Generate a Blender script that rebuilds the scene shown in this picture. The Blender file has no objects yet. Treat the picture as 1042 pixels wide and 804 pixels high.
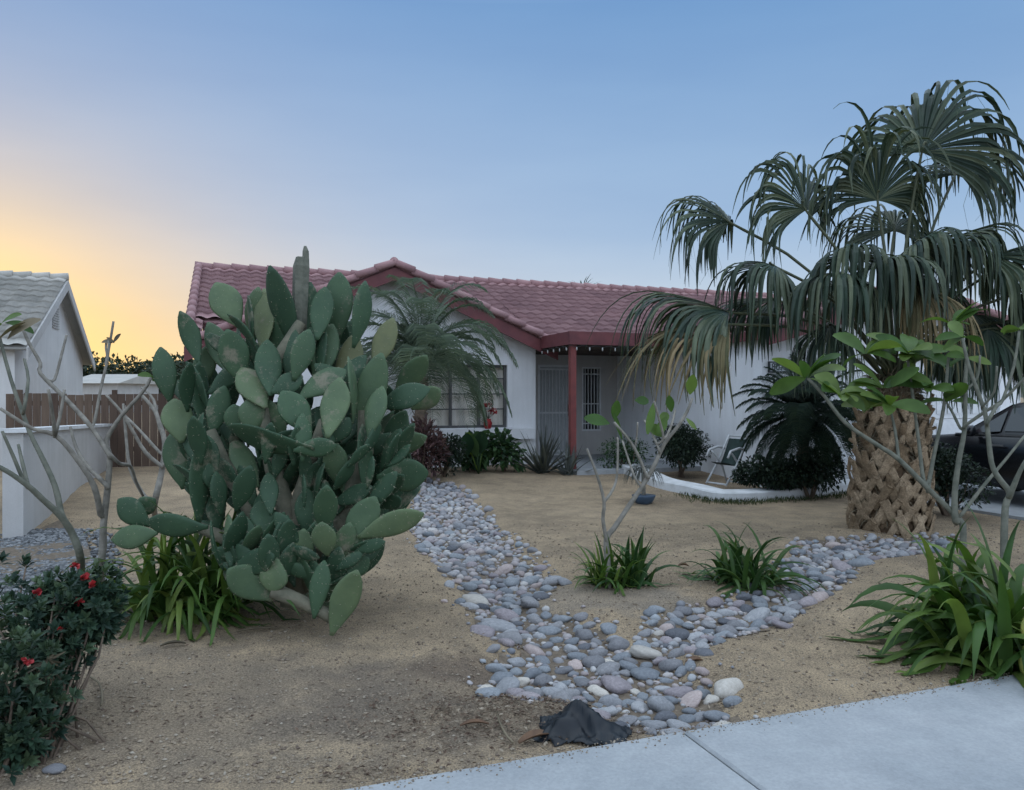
import bpy, math, random
from mathutils import Vector, Matrix, noise
random.seed(7)
R = math.radians
V = Vector
S = bpy.context.scene
COL = S.collection
CAMZ, F, CX, CY = 1.6, 790.0, 521.0, 402.0

# ------------------------------------------------------------------ helpers
def P(px, py, Y):
    return V(((px - CX) / F * Y, Y, CAMZ - (py - CY) / F * Y))

def smooth(a, b, x):
    t = min(1, max(0, (x - a) / (b - a)))
    return t * t * (3 - 2 * t)

TH = R(20)
U = V((math.cos(TH), math.sin(TH), 0))
W = V((-math.sin(TH), math.cos(TH), 0))
C0 = V((0.48, 15.8, 0))
def H(a, b, z=0.0):                       # the plot's own axes: a along the facade, b towards the back
    p = C0 + a * U + b * W
    p.z = z
    return p

def gbase(x, y):
    t = x * W.x + y * W.y
    return 0.2 * smooth(9.5, 14.0, t)

def G(px, py):
    Y = F * CAMZ / max(1, py - CY)
    for _ in range(6):
        z = gbase((px - CX) / F * Y, Y)
        Y = F * (CAMZ - z) / max(1, py - CY)
    return V(((px - CX) / F * Y, Y, gbase((px - CX) / F * Y, Y)))

CREEK_PX = [(428, 487), (462, 489), (492, 518), (530, 556), (572, 592), (562, 603), (545, 612), (588, 625), (640, 648),
            (660, 626), (700, 612), (755, 604), (793, 579), (815, 548), (880, 544), (965, 543), (970, 560), (890, 568),
            (862, 588), (836, 608), (795, 633), (735, 652), (692, 668), (738, 690), (752, 735), (700, 745), (640, 745),
            (590, 715), (520, 708), (484, 702), (500, 668), (520, 655), (488, 640), (468, 600), (450, 575), (424, 552), (414, 525)]
CREEK = [G(*p) for p in CREEK_PX]

def inpoly(x, y, poly):
    r = False
    n = len(poly)
    j = n - 1
    for i in range(n):
        xi, yi, xj, yj = poly[i].x, poly[i].y, poly[j].x, poly[j].y
        if (yi > y) != (yj > y) and x < (xj - xi) * (y - yi) / (yj - yi) + xi:
            r = not r
        j = i
    return r

def pdist(x, y, poly):
    best = 1e9
    n = len(poly)
    for i in range(n):
        a, b = poly[i], poly[(i + 1) % n]
        dx, dy = b.x - a.x, b.y - a.y
        t = max(0, min(1, ((x - a.x) * dx + (y - a.y) * dy) / (dx * dx + dy * dy + 1e-9)))
        d = math.hypot(x - a.x - t * dx, y - a.y - t * dy)
        best = min(best, d)
    return best

BX0, BX1 = min(p.x for p in CREEK) - .5, max(p.x for p in CREEK) + .5
BY0, BY1 = min(p.y for p in CREEK) - .5, max(p.y for p in CREEK) + .5
def gz(x, y):
    z = gbase(x, y)
    t = x * W.x + y * W.y
    if t > 3.2:
        k = smooth(3.2, 3.8, t)
        z += k * (0.022 * noise.noise(V((x * .7, y * .7, 0))) + 0.014 * noise.noise(V((x * 3, y * 3, 3))))
        if y < 9:
            z += k * 0.009 * noise.noise(V((x * 8, y * 8, 8)))
    if BX0 < x < BX1 and BY0 < y < BY1:
        d = pdist(x, y, CREEK)
        if inpoly(x, y, CREEK):
            d = -d
        z -= 0.07 * smooth(0.12, -0.22, d)
        z += 0.02 * math.exp(-((d - .25) / .14) ** 2)
    return z

# ------------------------------------------------------------------ mesh builder
class MB:
    def __init__(s):
        s.v, s.f, s.a = [], [], []
        s.val = None
    def add(s, vs, fs, val=None):
        o = len(s.v)
        s.v.extend([tuple(p) for p in vs])
        s.f.extend([tuple(i + o for i in f) for f in fs])
        s.a.extend([random.random() if val is None else val] * len(fs))
        return o
    def tube(s, pts, rad, n=8, val=None):
        pts = [V(p) for p in pts]
        if not hasattr(rad, '__len__'):
            rad = [rad] * len(pts)
        vs, fs = [], []
        t0 = (pts[1] - pts[0]).normalized()
        ref = V((0, 0, 1)) if abs(t0.z) < .9 else V((1, 0, 0))
        x = t0.cross(ref).normalized()
        for i, p in enumerate(pts):
            t = (pts[min(i + 1, len(pts) - 1)] - pts[max(i - 1, 0)])
            t = t.normalized() if t.length > 1e-9 else t0
            x = (x - t * x.dot(t))
            x = x.normalized() if x.length > 1e-6 else t.orthogonal().normalized()
            y = t.cross(x)
            for k in range(n):
                a = 2 * math.pi * k / n
                vs.append(p + (x * math.cos(a) + y * math.sin(a)) * rad[i])
        for i in range(len(pts) - 1):
            for k in range(n):
                fs.append((i * n + k, i * n + (k + 1) % n, (i + 1) * n + (k + 1) % n, (i + 1) * n + k))
        fs.append(tuple(range(n))[::-1])
        m = (len(pts) - 1) * n
        fs.append(tuple(m + k for k in range(n)))
        s.add(vs, fs, val)
    def box8(s, c, val=None):              # eight corners: bottom loop then top loop
        s.add(c, [(3, 2, 1, 0), (4, 5, 6, 7), (0, 1, 5, 4), (1, 2, 6, 5), (2, 3, 7, 6), (3, 0, 4, 7)], val)
    def hbox(s, a0, a1, b0, b1, z0, z1, fn=H, val=None):
        s.box8([fn(a0, b0, z0), fn(a1, b0, z0), fn(a1, b1, z0), fn(a0, b1, z0),
                fn(a0, b0, z1), fn(a1, b0, z1), fn(a1, b1, z1), fn(a0, b1, z1)], val)
    def bar(s, p, q, w, h, up=V((0, 0, 1)), val=None):
        p, q = V(p), V(q)
        t = (q - p).normalized()
        x = t.cross(up).normalized() * w / 2
        y = x.cross(t).normalized() * h / 2
        s.box8([p - x - y, p + x - y, p + x + y, p - x + y, q - x - y, q + x - y, q + x + y, q - x + y], val)
    def prism(s, poly, d):                  # polygon and an extrusion vector
        n = len(poly)
        vs = [V(p) for p in poly] + [V(p) + d for p in poly]
        fs = [tuple(range(n))[::-1], tuple(range(n, 2 * n))]
        for i in range(n):
            j = (i + 1) % n
            fs.append((i, j, n + j, n + i))
        s.add(vs, fs)
    def leaf(s, p, d, nrm, L, w, fold=.25, tipdrop=0.0, val=None):      # small folded leaf
        d = d.normalized()
        x = d.cross(nrm)
        x = x.normalized() if x.length > 1e-5 else d.orthogonal().normalized()
        n = x.cross(d)
        m1 = p + d * L * .5 + n * 0
        tip = p + d * L - V((0, 0, tipdrop * L))
        s.add([p, m1 + x * w / 2 + n * fold * w / 2, tip, m1 - x * w / 2 + n * fold * w / 2, m1],
              [(0, 4, 1), (4, 2, 1), (0, 3, 4), (4, 3, 2)], val)
    def strap(s, pts, ws, nrm=V((0, 0, 1)), fold=.3, val=None, side=None):
        vs, fs = [], []
        n = len(pts)
        for i, p in enumerate(pts):
            t = (pts[min(i + 1, n - 1)] - pts[max(i - 1, 0)]).normalized()
            x = side if side is not None else t.cross(nrm)
            x = x - t * x.dot(t)
            x = x.normalized() if x.length > 1e-5 else t.orthogonal().normalized()
            up = x.cross(t)
            if up.z < 0 and side is None:
                up = -up
            w = ws[i] / 2
            vs += [p - x * w + up * fold * w, p, p + x * w + up * fold * w]
        for i in range(n - 1):
            o = i * 3
            fs += [(o, o + 1, o + 4, o + 3), (o + 1, o + 2, o + 5, o + 4)]
        s.add(vs, fs, val)
    def slab(s, pts, ws, th, out):          # thick strap with rounded edges
        vs, fs = [], []
        n = len(pts)
        for i, p in enumerate(pts):
            t = (pts[min(i + 1, n - 1)] - pts[max(i - 1, 0)]).normalized()
            x = t.cross(out).normalized(); y = x.cross(t)
            if y.dot(out) < 0: y = -y
            w, h = ws[i] / 2, th
            for (a, b) in ((-1, 0), (-.8, .7), (-.3, 1), (.3, 1), (.8, .7), (1, 0), (0, -.3)):
                vs.append(p + x * w * a + y * h * b)
        for i in range(n - 1):
            for k_ in range(7):
                fs.append((i * 7 + k_, i * 7 + (k_ + 1) % 7, (i + 1) * 7 + (k_ + 1) % 7, (i + 1) * 7 + k_))
        fs += [tuple(range(7))[::-1], tuple((n - 1) * 7 + q for q in range(7))]
        s.add(vs, fs)
    def build(s, name, m, parent=None, sm=True, loc=None):
        me = bpy.data.meshes.new(name)
        o = bpy.data.objects.new(name, me)
        COL.objects.link(o)
        off = V((0, 0, 0))
        if parent is not None:
            o.parent = parent
            q = parent
            while q is not None:
                off += V(q.location)
                q = q.parent
        if loc is not None:
            o.location = V(loc) - off
            off = V(loc)
        me.from_pydata([(p[0] - off.x, p[1] - off.y, p[2] - off.z) for p in s.v], [], s.f)
        at = me.attributes.new('rnd', 'FLOAT', 'FACE')
        at.data.foreach_set('value', s.a)
        me.materials.append(m)
        me.polygons.foreach_set('use_smooth', [sm] * len(me.polygons))
        me.update()
        return o

def tag(o, label=None, cat=None, group=None, kind=None):
    if label: o['label'] = label
    if cat: o['category'] = cat
    if group: o['group'] = group
    if kind: o['kind'] = kind
    return o

def thing(name, loc, label, cat, group=None):
    o = bpy.data.objects.new(name, None)
    o.empty_display_size = .1
    COL.objects.link(o)
    o.location = loc
    return tag(o, label, cat, group)

# ------------------------------------------------------------------ materials
class NT:
    def __init__(s, name):
        s.m = bpy.data.materials.new(name)
        s.m.use_nodes = True
        s.t = s.m.node_tree
        s.b = s.t.nodes['Principled BSDF']
        s.out = s.t.nodes['Material Output']
    def n(s, typ, **kw):
        x = s.t.nodes.new(typ)
        for k, v in kw.items():
            if k.startswith('i_'):
                x.inputs[k[2:].replace('_', ' ')].default_value = v
            else:
                setattr(x, k, v)
        return x
    def l(s, a, b):
        s.t.links.new(a, b)
    def co(s):
        return s.n('ShaderNodeTexCoord').outputs['Object']
    def noise(s, scale, detail=4, rough=.55, vec=None):
        x = s.n('ShaderNodeTexNoise')
        x.inputs['Scale'].default_value = scale
        x.inputs['Detail'].default_value = detail
        x.inputs['Roughness'].default_value = rough
        s.l(vec if vec is not None else s.co(), x.inputs['Vector'])
        return x.outputs['Fac']
    def ramp(s, fac, stops, interp='LINEAR'):
        x = s.n('ShaderNodeValToRGB')
        x.color_ramp.interpolation = interp
        e = x.color_ramp.elements
        e[0].position, e[0].color = stops[0][0], (*stops[0][1], 1)
        e[1].position, e[1].color = stops[-1][0], (*stops[-1][1], 1)
        for p, c in stops[1:-1]:
            k = e.new(p)
            k.color = (*c, 1)
        s.l(fac, x.inputs[0])
        return x.outputs[0]
    def mix(s, fac, a, b, mode='MIX'):
        x = s.n('ShaderNodeMix', data_type='RGBA', blend_type=mode)
        for i, q in ((0, fac), (6, a), (7, b)):
            if isinstance(q, (int, float)): x.inputs[i].default_value = q
            elif isinstance(q, tuple): x.inputs[i].default_value = (*q, 1)
            else: s.l(q, x.inputs[i])
        return x.outputs[2]
    def bump(s, h, strength, dist=.02):
        x = s.n('ShaderNodeBump')
        x.inputs['Strength'].default_value = strength
        x.inputs['Distance'].default_value = dist
        s.l(h, x.inputs['Height'])
        s.l(x.outputs[0], s.b.inputs['Normal'])
    def color(s, c): s.l(c, s.b.inputs['Base Color'])
    def rough(s, r): s.b.inputs['Roughness'].default_value = r
    def spec(s, r): s.b.inputs['Specular IOR Level'].default_value = r
    def attr(s, name='rnd'):
        return s.n('ShaderNodeAttribute', attribute_name=name).outputs['Fac']

def simple(name, c1, c2=None, scale=6, rough=.7, bump=0, bscale=60, metal=0, spec=.4):
    k = NT(name)
    c2 = c2 or tuple(x * .75 for x in c1)
    k.color(k.ramp(k.noise(scale, 5), [(.3, c2), (.7, c1)]))
    k.rough(rough); k.spec(spec)
    k.b.inputs['Metallic'].default_value = metal
    if bump: k.bump(k.noise(bscale, 3), bump, .01)
    return k.m

def foliage(name, dark, mid, light, rough=.45, trans=.25, nscale=3, spec=.22, bump=0):
    k = NT(name)
    r = k.ramp(k.attr(), [(0, dark), (.5, mid), (1, light)])
    nz = k.ramp(k.noise(nscale, 3), [(.3, (.6, .6, .6)), (.7, (1.15, 1.15, 1.15))])
    c = k.mix(1.0, r, nz, 'MULTIPLY')
    k.color(c); k.rough(rough); k.spec(spec)
    if bump: k.bump(k.noise(40, 2), bump, .01)
    if trans:
        tr = k.n('ShaderNodeBsdfTranslucent')
        k.l(k.mix(1.0, c, (1.1, 1.2, .5), 'MULTIPLY'), tr.inputs['Color'])
        mx = k.n('ShaderNodeMixShader')
        mx.inputs[0].default_value = trans
        k.l(k.b.outputs[0], mx.inputs[1]); k.l(tr.outputs[0], mx.inputs[2])
        k.l(mx.outputs[0], k.out.inputs['Surface'])
    return k.m

M = {}
# ground: decomposed granite
k = NT('sandy_soil')
co = k.co()
big = k.noise(.55, 4, .6, co); med = k.noise(3.2, 5, .65, co); fine = k.noise(95, 3, .7, co); grit = k.noise(260, 2, .6, co)
c = k.ramp(big, [(.32, (.262, .208, .15)), (.5, (.342, .268, .187)), (.68, (.405, .318, .222))])
c = k.mix(.75, c, k.ramp(med, [(.3, (.60, .60, .62)), (.7, (1.18, 1.15, 1.10))]), 'MULTIPLY')
c = k.mix(.9, c, k.ramp(fine, [(.32, (.42, .42, .43)), (.5, (.98, .98, .97)), (.68, (1.55, 1.5, 1.4))]), 'MULTIPLY')
c = k.mix(.7, c, k.ramp(grit, [(.35, (.6, .6, .6)), (.65, (1.3, 1.3, 1.28))]), 'MULTIPLY')
# grey, trampled earth with a shape of its own near the sidewalk and round the plumeria
sep = k.n('ShaderNodeSeparateXYZ'); k.l(co, sep.inputs[0])
def blob(cx, cy, rx, ry):
    a = k.n('ShaderNodeVectorMath', operation='SUBTRACT'); k.l(co, a.inputs[0]); a.inputs[1].default_value = (cx, cy, 0)
    b = k.n('ShaderNodeVectorMath', operation='MULTIPLY'); k.l(a.outputs[0], b.inputs[0]); b.inputs[1].default_value = (1 / rx, 1 / ry, 0)
    d = k.n('ShaderNodeVectorMath', operation='LENGTH'); k.l(b.outputs[0], d.inputs[0])
    ad = k.n('ShaderNodeMath', operation='ADD'); k.l(d.outputs['Value'], ad.inputs[0])
    mm = k.n('ShaderNodeMath', operation='MULTIPLY_ADD'); k.l(med, mm.inputs[0]); mm.inputs[1].default_value = 1.3; mm.inputs[2].default_value = -.65
    k.l(mm.outputs[0], ad.inputs[1])
    return k.ramp(ad.outputs[0], [(.55, (1, 1, 1)), (1.0, (0, 0, 0))])
for (cx, cy, rx, ry, colr) in [(-2.0, 4.0, 2.2, 1.1, (.17, .145, .118)), (-.4, 4.05, 1.1, .8, (.135, .112, .092)), (.75, 6.1, .9, .55, (.21, .19, .165)),
                               (-.2, 4.5, .5, .3, (.12, .09, .07)), (-3.4, 5.6, 1.2, 1.5, (.19, .17, .15))]:
    f = blob(cx, cy, rx, ry)
    m_ = k.mix(1.0, k.mix(.9, colr, k.ramp(fine, [(.32, (.4, .4, .4)), (.68, (1.6, 1.55, 1.5))]), 'MULTIPLY'), (1, 1, 1), 'MULTIPLY')
    ff = k.n('ShaderNodeMath', operation='MULTIPLY'); k.l(f, ff.inputs[0]); ff.inputs[1].default_value = .5
    c = k.mix(ff.outputs[0], c, m_)
k.color(c); k.rough(.95); k.spec(.15)
hh = k.n('ShaderNodeMath', operation='ADD'); k.l(fine, hh.inputs[0]); k.l(grit, hh.inputs[1])
k.bump(hh.outputs[0], .55, .02)
M['soil'] = k.m

k = NT('creek_bed'); M['gravel_soil'] = simple('gravel_soil', (.15, .145, .14), (.06, .06, .06), 45, .95, .6, 120, spec=.1); M['creek'] = simple('shaded_creek_soil', (.20, .16, .12), (.11, .088, .068), 30, .95, .6, 120, spec=.1)  # creek: dark soil, tone deepened to paint shade between the stones

# concrete
k = NT('concrete'); co = k.co()
a = k.noise(1.3, 5, .6, co); b_ = k.noise(60, 4, .7, co); st = k.noise(6, 6, .7, co)
c = k.ramp(a, [(.3, (.27, .29, .305)), (.7, (.37, .382, .39))])
c = k.mix(.5, c, k.ramp(st, [(.35, (.82, .82, .83)), (.62, (1.06, 1.06, 1.05))]), 'MULTIPLY')
c = k.mix(.6, c, k.ramp(b_, [(.3, (.80, .80, .80)), (.7, (1.12, 1.12, 1.12))]), 'MULTIPLY')
spot = k.noise(14, 6, .8, co)
c = k.mix(k.ramp(spot, [(.62, (0, 0, 0)), (.75, (.5, .5, .5))]), c, (.24, .225, .20))
k.color(c); k.rough(.85); k.spec(.25); k.bump(b_, .25, .01)
M['concrete'] = k.m
M['asphalt'] = simple('asphalt', (.06, .06, .062), (.04, .04, .042), 40, .9, .4, 150, spec=.2)

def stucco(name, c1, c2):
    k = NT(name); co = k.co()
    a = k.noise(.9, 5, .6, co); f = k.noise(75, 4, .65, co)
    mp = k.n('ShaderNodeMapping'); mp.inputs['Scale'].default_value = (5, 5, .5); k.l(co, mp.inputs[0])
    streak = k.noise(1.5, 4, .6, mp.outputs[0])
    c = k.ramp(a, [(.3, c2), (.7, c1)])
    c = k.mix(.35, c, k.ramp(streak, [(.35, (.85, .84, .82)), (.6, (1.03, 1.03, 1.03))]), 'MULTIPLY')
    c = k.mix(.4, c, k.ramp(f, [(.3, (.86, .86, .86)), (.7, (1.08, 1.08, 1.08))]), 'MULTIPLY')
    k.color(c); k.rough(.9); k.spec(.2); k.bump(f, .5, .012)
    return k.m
M['stucco'] = stucco('white_stucco', (.78, .785, .80), (.68, .685, .70))
M['stucco2'] = stucco('shaded_porch_stucco', (.56, .54, .52), (.47, .455, .44))  # house stucco in a darker tone, porch shade put into the colour
M['stucco_n'] = stucco('neighbour_stucco', (.66, .65, .64), (.58, .57, .56))
M['block'] = stucco('block_wall_stucco', (.50, .49, .48), (.40, .39, .375))

def tiles(name, c1, c2, c3):
    k = NT(name); co = k.co()
    c = k.ramp(k.attr(), [(0, c1), (.5, c2), (1, c3)])
    c = k.mix(.6, c, k.ramp(k.noise(1.1, 5, .65, co), [(.3, (.72, .74, .76)), (.7, (1.12, 1.1, 1.08))]), 'MULTIPLY')
    c = k.mix(.5, c, k.ramp(k.noise(30, 4, .7, co), [(.3, (.75, .75, .75)), (.7, (1.15, 1.15, 1.15))]), 'MULTIPLY')
    k.color(c); k.rough(.8); k.spec(.3); k.bump(k.noise(60, 3, .6, co), .3, .01)
    return k.m
M['tile'] = tiles('clay_tile', (.27, .155, .16), (.31, .18, .183), (.35, .21, .212))
M['tile_n'] = tiles('grey_tile', (.33, .32, .29), (.40, .385, .35), (.47, .45, .41))
M['fascia'] = simple('oxblood_paint', (.15, .042, .045), (.10, .03, .034), 5, .6, .15, 40)
M['post'] = simple('red_post_paint', (.20, .05, .045), (.135, .036, .036), 7, .6, .15, 40)
M['dark_wood'] = simple('dark_ceiling_wood', (.09, .07, .06), (.05, .04, .036), 9, .8)
M['white_metal'] = simple('white_painted_metal', (.70, .71, .72), (.58, .59, .60), 8, .45)
M['door'] = simple('pale_door_mesh', (.44, .46, .47), (.36, .38, .39), 30, .7)
M['bronze'] = simple('bronze_window_frame', (.10, .10, .10), (.06, .06, .06), 9, .5)
k = NT('window_glass'); k.b.inputs['Base Color'].default_value = (.02, .025, .03, 1); k.rough(.04); k.spec(1.0)
k.b.inputs['Alpha'].default_value = .10
M['glass'] = k.m
k = NT('dark_glass'); k.b.inputs['Base Color'].default_value = (.012, .015, .018, 1); k.rough(.06); k.spec(.8)
M['dglass'] = k.m
k = NT('curtain_cloth'); mp = k.n('ShaderNodeMapping'); mp.inputs['Scale'].default_value = (1, 1, .15); k.l(k.co(), mp.inputs[0])
k.color(k.ramp(k.noise(9, 3, .5, mp.outputs[0]), [(.35, (.58, .55, .50)), (.5, (.80, .75, .66)), (.65, (.88, .85, .79))])); k.rough(.9)
M['curtain'] = k.m
k = NT('fence_boards'); mp = k.n('ShaderNodeMapping'); mp.inputs['Scale'].default_value = (6, 6, .6); k.l(k.co(), mp.inputs[0])
c = k.ramp(k.attr(), [(0, (.085, .058, .045)), (1, (.14, .10, .075))])
c = k.mix(.6, c, k.ramp(k.noise(4, 5, .7, mp.outputs[0]), [(.3, (.6, .6, .6)), (.7, (1.2, 1.2, 1.2))]), 'MULTIPLY')
k.color(c); k.rough(.9); k.spec(.2)
M['fence'] = k.m

# stones
def stone(name, c1, c2, c3):
    k = NT(name); co = k.co()
    oi = k.n('ShaderNodeObjectInfo').outputs['Random']
    c = k.ramp(k.noise(5, 5, .65, co), [(.3, c1), (.55, c2), (.75, c3)])
    c = k.mix(.6, c, k.ramp(k.noise(45, 3, .7, co), [(.3, (.7, .7, .7)), (.7, (1.25, 1.25, 1.25))]), 'MULTIPLY')
    c = k.mix(.8, c, k.ramp(oi, [(0, (.72, .72, .74)), (1, (1.22, 1.2, 1.18))]), 'MULTIPLY')
    k.color(c); k.rough(.75); k.spec(.3); k.bump(k.noise(30, 4, .65, co), .2, .01)
    return k.m
STONE = {'grey': stone('grey_stone', (.155, .155, .162), (.21, .21, .218), (.275, .27, .275)),
         'pale grey': stone('pale_stone', (.215, .22, .23), (.29, .295, .305), (.37, .37, .372)),
         'blue grey': stone('bluish_stone', (.15, .165, .182), (.205, .222, .24), (.27, .285, .298)),
         'mauve': stone('mauve_stone', (.20, .175, .185), (.275, .245, .255), (.34, .305, .31)),
         'pinkish': stone('pink_stone', (.31, .25, .235), (.39, .325, .305), (.46, .40, .38)),
         'cream': stone('cream_stone', (.36, .335, .295), (.45, .42, .375), (.52, .49, .45)),
         'dark': stone('dark_stone', (.075, .08, .09), (.11, .115, .13), (.16, .165, .18))}
k = NT('mixed_pebbles')
c = k.ramp(k.attr(), [(0, (.16, .17, .19)), (.25, (.26, .25, .255)), (.5, (.36, .35, .355)), (.7, (.30, .25, .24)), (.85, (.45, .43, .41)), (1, (.24, .27, .30))])
c = k.mix(.6, c, k.ramp(k.noise(30, 3, .7), [(.3, (.75, .75, .75)), (.7, (1.2, 1.2, 1.2))]), 'MULTIPLY')
k.color(c); k.rough(.8); k.spec(.3); M['pebble'] = k.m
k = NT('grit')
k.color(k.ramp(k.attr(), [(0, (.13, .10, .08)), (.4, (.22, .175, .13)), (.8, (.29, .24, .18)), (1, (.33, .29, .235))])); k.rough(.95); k.spec(.1); M['grit'] = k.m
k = NT('grey_gravel')
k.color(k.ramp(k.attr(), [(0, (.07, .074, .078)), (.5, (.13, .135, .14)), (1, (.24, .245, .25))])); k.rough(.9); k.spec(.2); M['gravel'] = k.m
k = NT('dry_litter')
k.color(k.ramp(k.attr(), [(0, (.07, .045, .035)), (.4, (.13, .09, .065)), (.8, (.21, .165, .12)), (1, (.31, .26, .20))])); k.rough(.9); k.spec(.15); M['litter'] = k.m

# plants
k = NT('cactus_skin'); co = k.co()
oi = k.n('ShaderNodeObjectInfo').outputs['Random']
c = k.ramp(oi, [(0, (.026, .060, .032)), (.4, (.044, .088, .046)), (.75, (.076, .122, .064)), (.93, (.100, .142, .072)), (1, (.14, .15, .075))])
c = k.mix(.6, c, k.ramp(k.noise(7, 5, .65, co), [(.3, (.65, .7, .72)), (.7, (1.25, 1.18, 1.1))]), 'MULTIPLY')
vo = k.n('ShaderNodeTexVoronoi'); vo.inputs['Scale'].default_value = 32; k.l(co, vo.inputs['Vector'])
c = k.mix(k.ramp(vo.outputs['Distance'], [(.07, (.6, .6, .6)), (.13, (0, 0, 0))]), c, (.22, .23, .15))
scar = k.ramp(k.noise(3.3, 6, .75, co), [(.57, (0, 0, 0)), (.66, (.8, .8, .8))])
c = k.mix(scar, c, (.20, .18, .13))
c = k.mix(k.ramp(k.attr(), [(.8, (0, 0, 0)), (.9, (1, 1, 1))]), c, (.24, .235, .165))
k.color(c); k.rough(.58); k.spec(.32); k.bump(k.noise(18, 5, .7, co), .35, .01)
M['cactus'] = k.m
M['cactus_trunk'] = simple('corky_cactus_trunk', (.17, .155, .11), (.075, .08, .055), 9, .9, .8, 30)
M['cactus_yellow'] = simple('yellowing_cactus', (.30, .29, .06), (.17, .20, .05), 8, .55, .2, 40)
M['bark'] = simple('silver_bark', (.27, .25, .215), (.13, .12, .10), 14, .85, .5, 50)
M['bark_g'] = simple('grey_green_bark', (.17, .17, .135), (.08, .088, .068), 14, .85, .5, 50)
M['bark_br'] = simple('brown_bark', (.17, .125, .09), (.08, .06, .045), 12, .9, .6, 40)
k = NT('dry_leaf_base')
c = k.ramp(k.noise(9, 5, .7), [(.3, (.17, .13, .088)), (.7, (.46, .37, .26))])
c = k.mix(1.0, c, k.ramp(k.n('ShaderNodeObjectInfo').outputs['Random'], [(0, (.6, .55, .5)), (1, (1.25, 1.22, 1.2))]), 'MULTIPLY')
c = k.mix(.7, c, k.ramp(k.noise(60, 4, .75), [(.35, (.55, .52, .5)), (.65, (1.25, 1.22, 1.2))]), 'MULTIPLY')
k.color(c); k.rough(.9); k.spec(.15); k.bump(k.noise(55, 5, .75), 1.0, .015)
M['boot'] = k.m
M['fibre'] = simple('palm_fibre', (.20, .135, .08), (.075, .048, .03), 16, .95, .9, 55)
M['fan'] = foliage('fan_palm_leaf', (.022, .040, .030), (.045, .070, .046), (.115, .135, .082), .38, .12, 2.0)
M['fan_dry'] = foliage('drying_fan_leaf', (.07, .075, .035), (.15, .12, .06), (.27, .20, .11), .6, .15, 2.5)
M['petiole'] = simple('petiole_green', (.085, .095, .05), (.05, .06, .032), 8, .5)
M['date'] = foliage('date_palm_leaf', (.075, .11, .08), (.11, .15, .105), (.16, .20, .14), .45, .2, 2.0)
M['date_d'] = foliage('dark_date_palm_leaf', (.018, .035, .028), (.030, .052, .038), (.045, .07, .045), .45, .15, 2.0)
M['strap'] = foliage('strap_leaf', (.025, .060, .020), (.050, .105, .030), (.105, .165, .050), .38, .25, 3)
M['strap_b'] = foliage('bright_strap_leaf', (.032, .075, .018), (.080, .150, .034), (.18, .24, .06), .38, .3, 3)
M['thorn'] = foliage('crown_of_thorns_leaf', (.014, .034, .024), (.034, .066, .040), (.085, .125, .065), .5, .15, 4)
M['shrub_d'] = foliage('dark_shrub_leaf', (.012, .022, .016), (.02, .035, .022), (.035, .055, .03), .5, .1, 3)
M['shrub_g'] = foliage('green_shrub_leaf', (.02, .05, .025), (.04, .085, .035), (.07, .13, .045), .45, .2, 3)
M['maroon'] = foliage('bronze_shrub_leaf', (.05, .03, .032), (.10, .055, .055), (.16, .095, .085), .5, .15, 3)
M['agave'] = foliage('grey_agave_leaf', (.06, .07, .065), (.09, .10, .09), (.14, .15, .13), .5, .1, 3)
M['plum'] = foliage('plumeria_leaf', (.05, .11, .03), (.09, .16, .04), (.16, .23, .065), .38, .35, 4)
M['lime'] = foliage('lime_leaf', (.12, .20, .03), (.16, .25, .045), (.20, .29, .06), .45, .35, 4)
M['wither'] = foliage('withered_leaf', (.10, .085, .06), (.17, .14, .095), (.24, .20, .14), .7, .15, 4)
M['far_tree'] = foliage('far_tree_leaf', (.02, .03, .018), (.03, .045, .024), (.045, .06, .03), .6, .1, .3)
M['red'] = simple('red_petals', (.36, .02, .02), (.20, .01, .015), 20, .55)
M['plastic'] = simple('black_plastic', (.008, .012, .017), (.005, .007, .010), 8, .45, .2, 30, spec=.35)
M['leafbrown'] = simple('brown_dry_leaf', (.16, .09, .05), (.08, .045, .028), 20, .75)
M['hill'] = simple('far_hill', (.10, .09, .07), (.06, .06, .045), .05, .95)
k = NT('black_car_paint'); k.b.inputs['Base Color'].default_value = (.006, .007, .009, 1); k.rough(.22); k.spec(.45)
M['car'] = k.m
M['rubber'] = simple('tyre_rubber', (.022, .022, .022), (.015, .015, .015), 30, .85)
M['alloy'] = simple('alloy_rim', (.35, .35, .36), (.25, .25, .26), 10, .35, metal=.8)
M['redlens'] = simple('tail_lens', (.30, .01, .01), (.2, .008, .008), 10, .15)
M['chair_metal'] = simple('worn_white_metal', (.56, .57, .58), (.42, .43, .44), 12, .5)
M['chair_sling'] = simple('green_sling', (.02, .04, .036), (.012, .025, .022), 12, .8)
M['curbwhite'] = simple('white_painted_curb', (.66, .67, .68), (.48, .49, .49), 5, .8, .4, 60)
M['bluepot'] = simple('blue_glaze', (.06, .10, .16), (.04, .065, .10), 6, .35)
M['sign_dark'] = simple('dark_sign_frame', (.03, .035, .04), (.02, .022, .026), 9, .5)
M['sign_pale'] = simple('pale_sign_face', (.50, .53, .56), (.42, .45, .48), 12, .5)
M['bulb'] = simple('frosted_bulb', (.42, .42, .41), (.32, .32, .31), 9, .3)
M['black_wire'] = simple('dark_cord', (.02, .02, .02), (.015, .015, .015), 9, .6)
M['grass'] = foliage('short_grass', (.04, .055, .025), (.065, .085, .035), (.10, .11, .05), .6, .2, 3)

# ------------------------------------------------------------------ camera, sky, sun
cd = bpy.data.cameras.new('camera')
cam = bpy.data.objects.new('camera', cd)
COL.objects.link(cam)
cam.location = (0, 0, CAMZ)
cam.rotation_euler = (R(90), 0, 0)
cd.sensor_width = 36
cd.lens = 36 * F / 1042
cd.clip_end = 4000
cd.clip_start = .05
S.camera = cam

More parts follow.
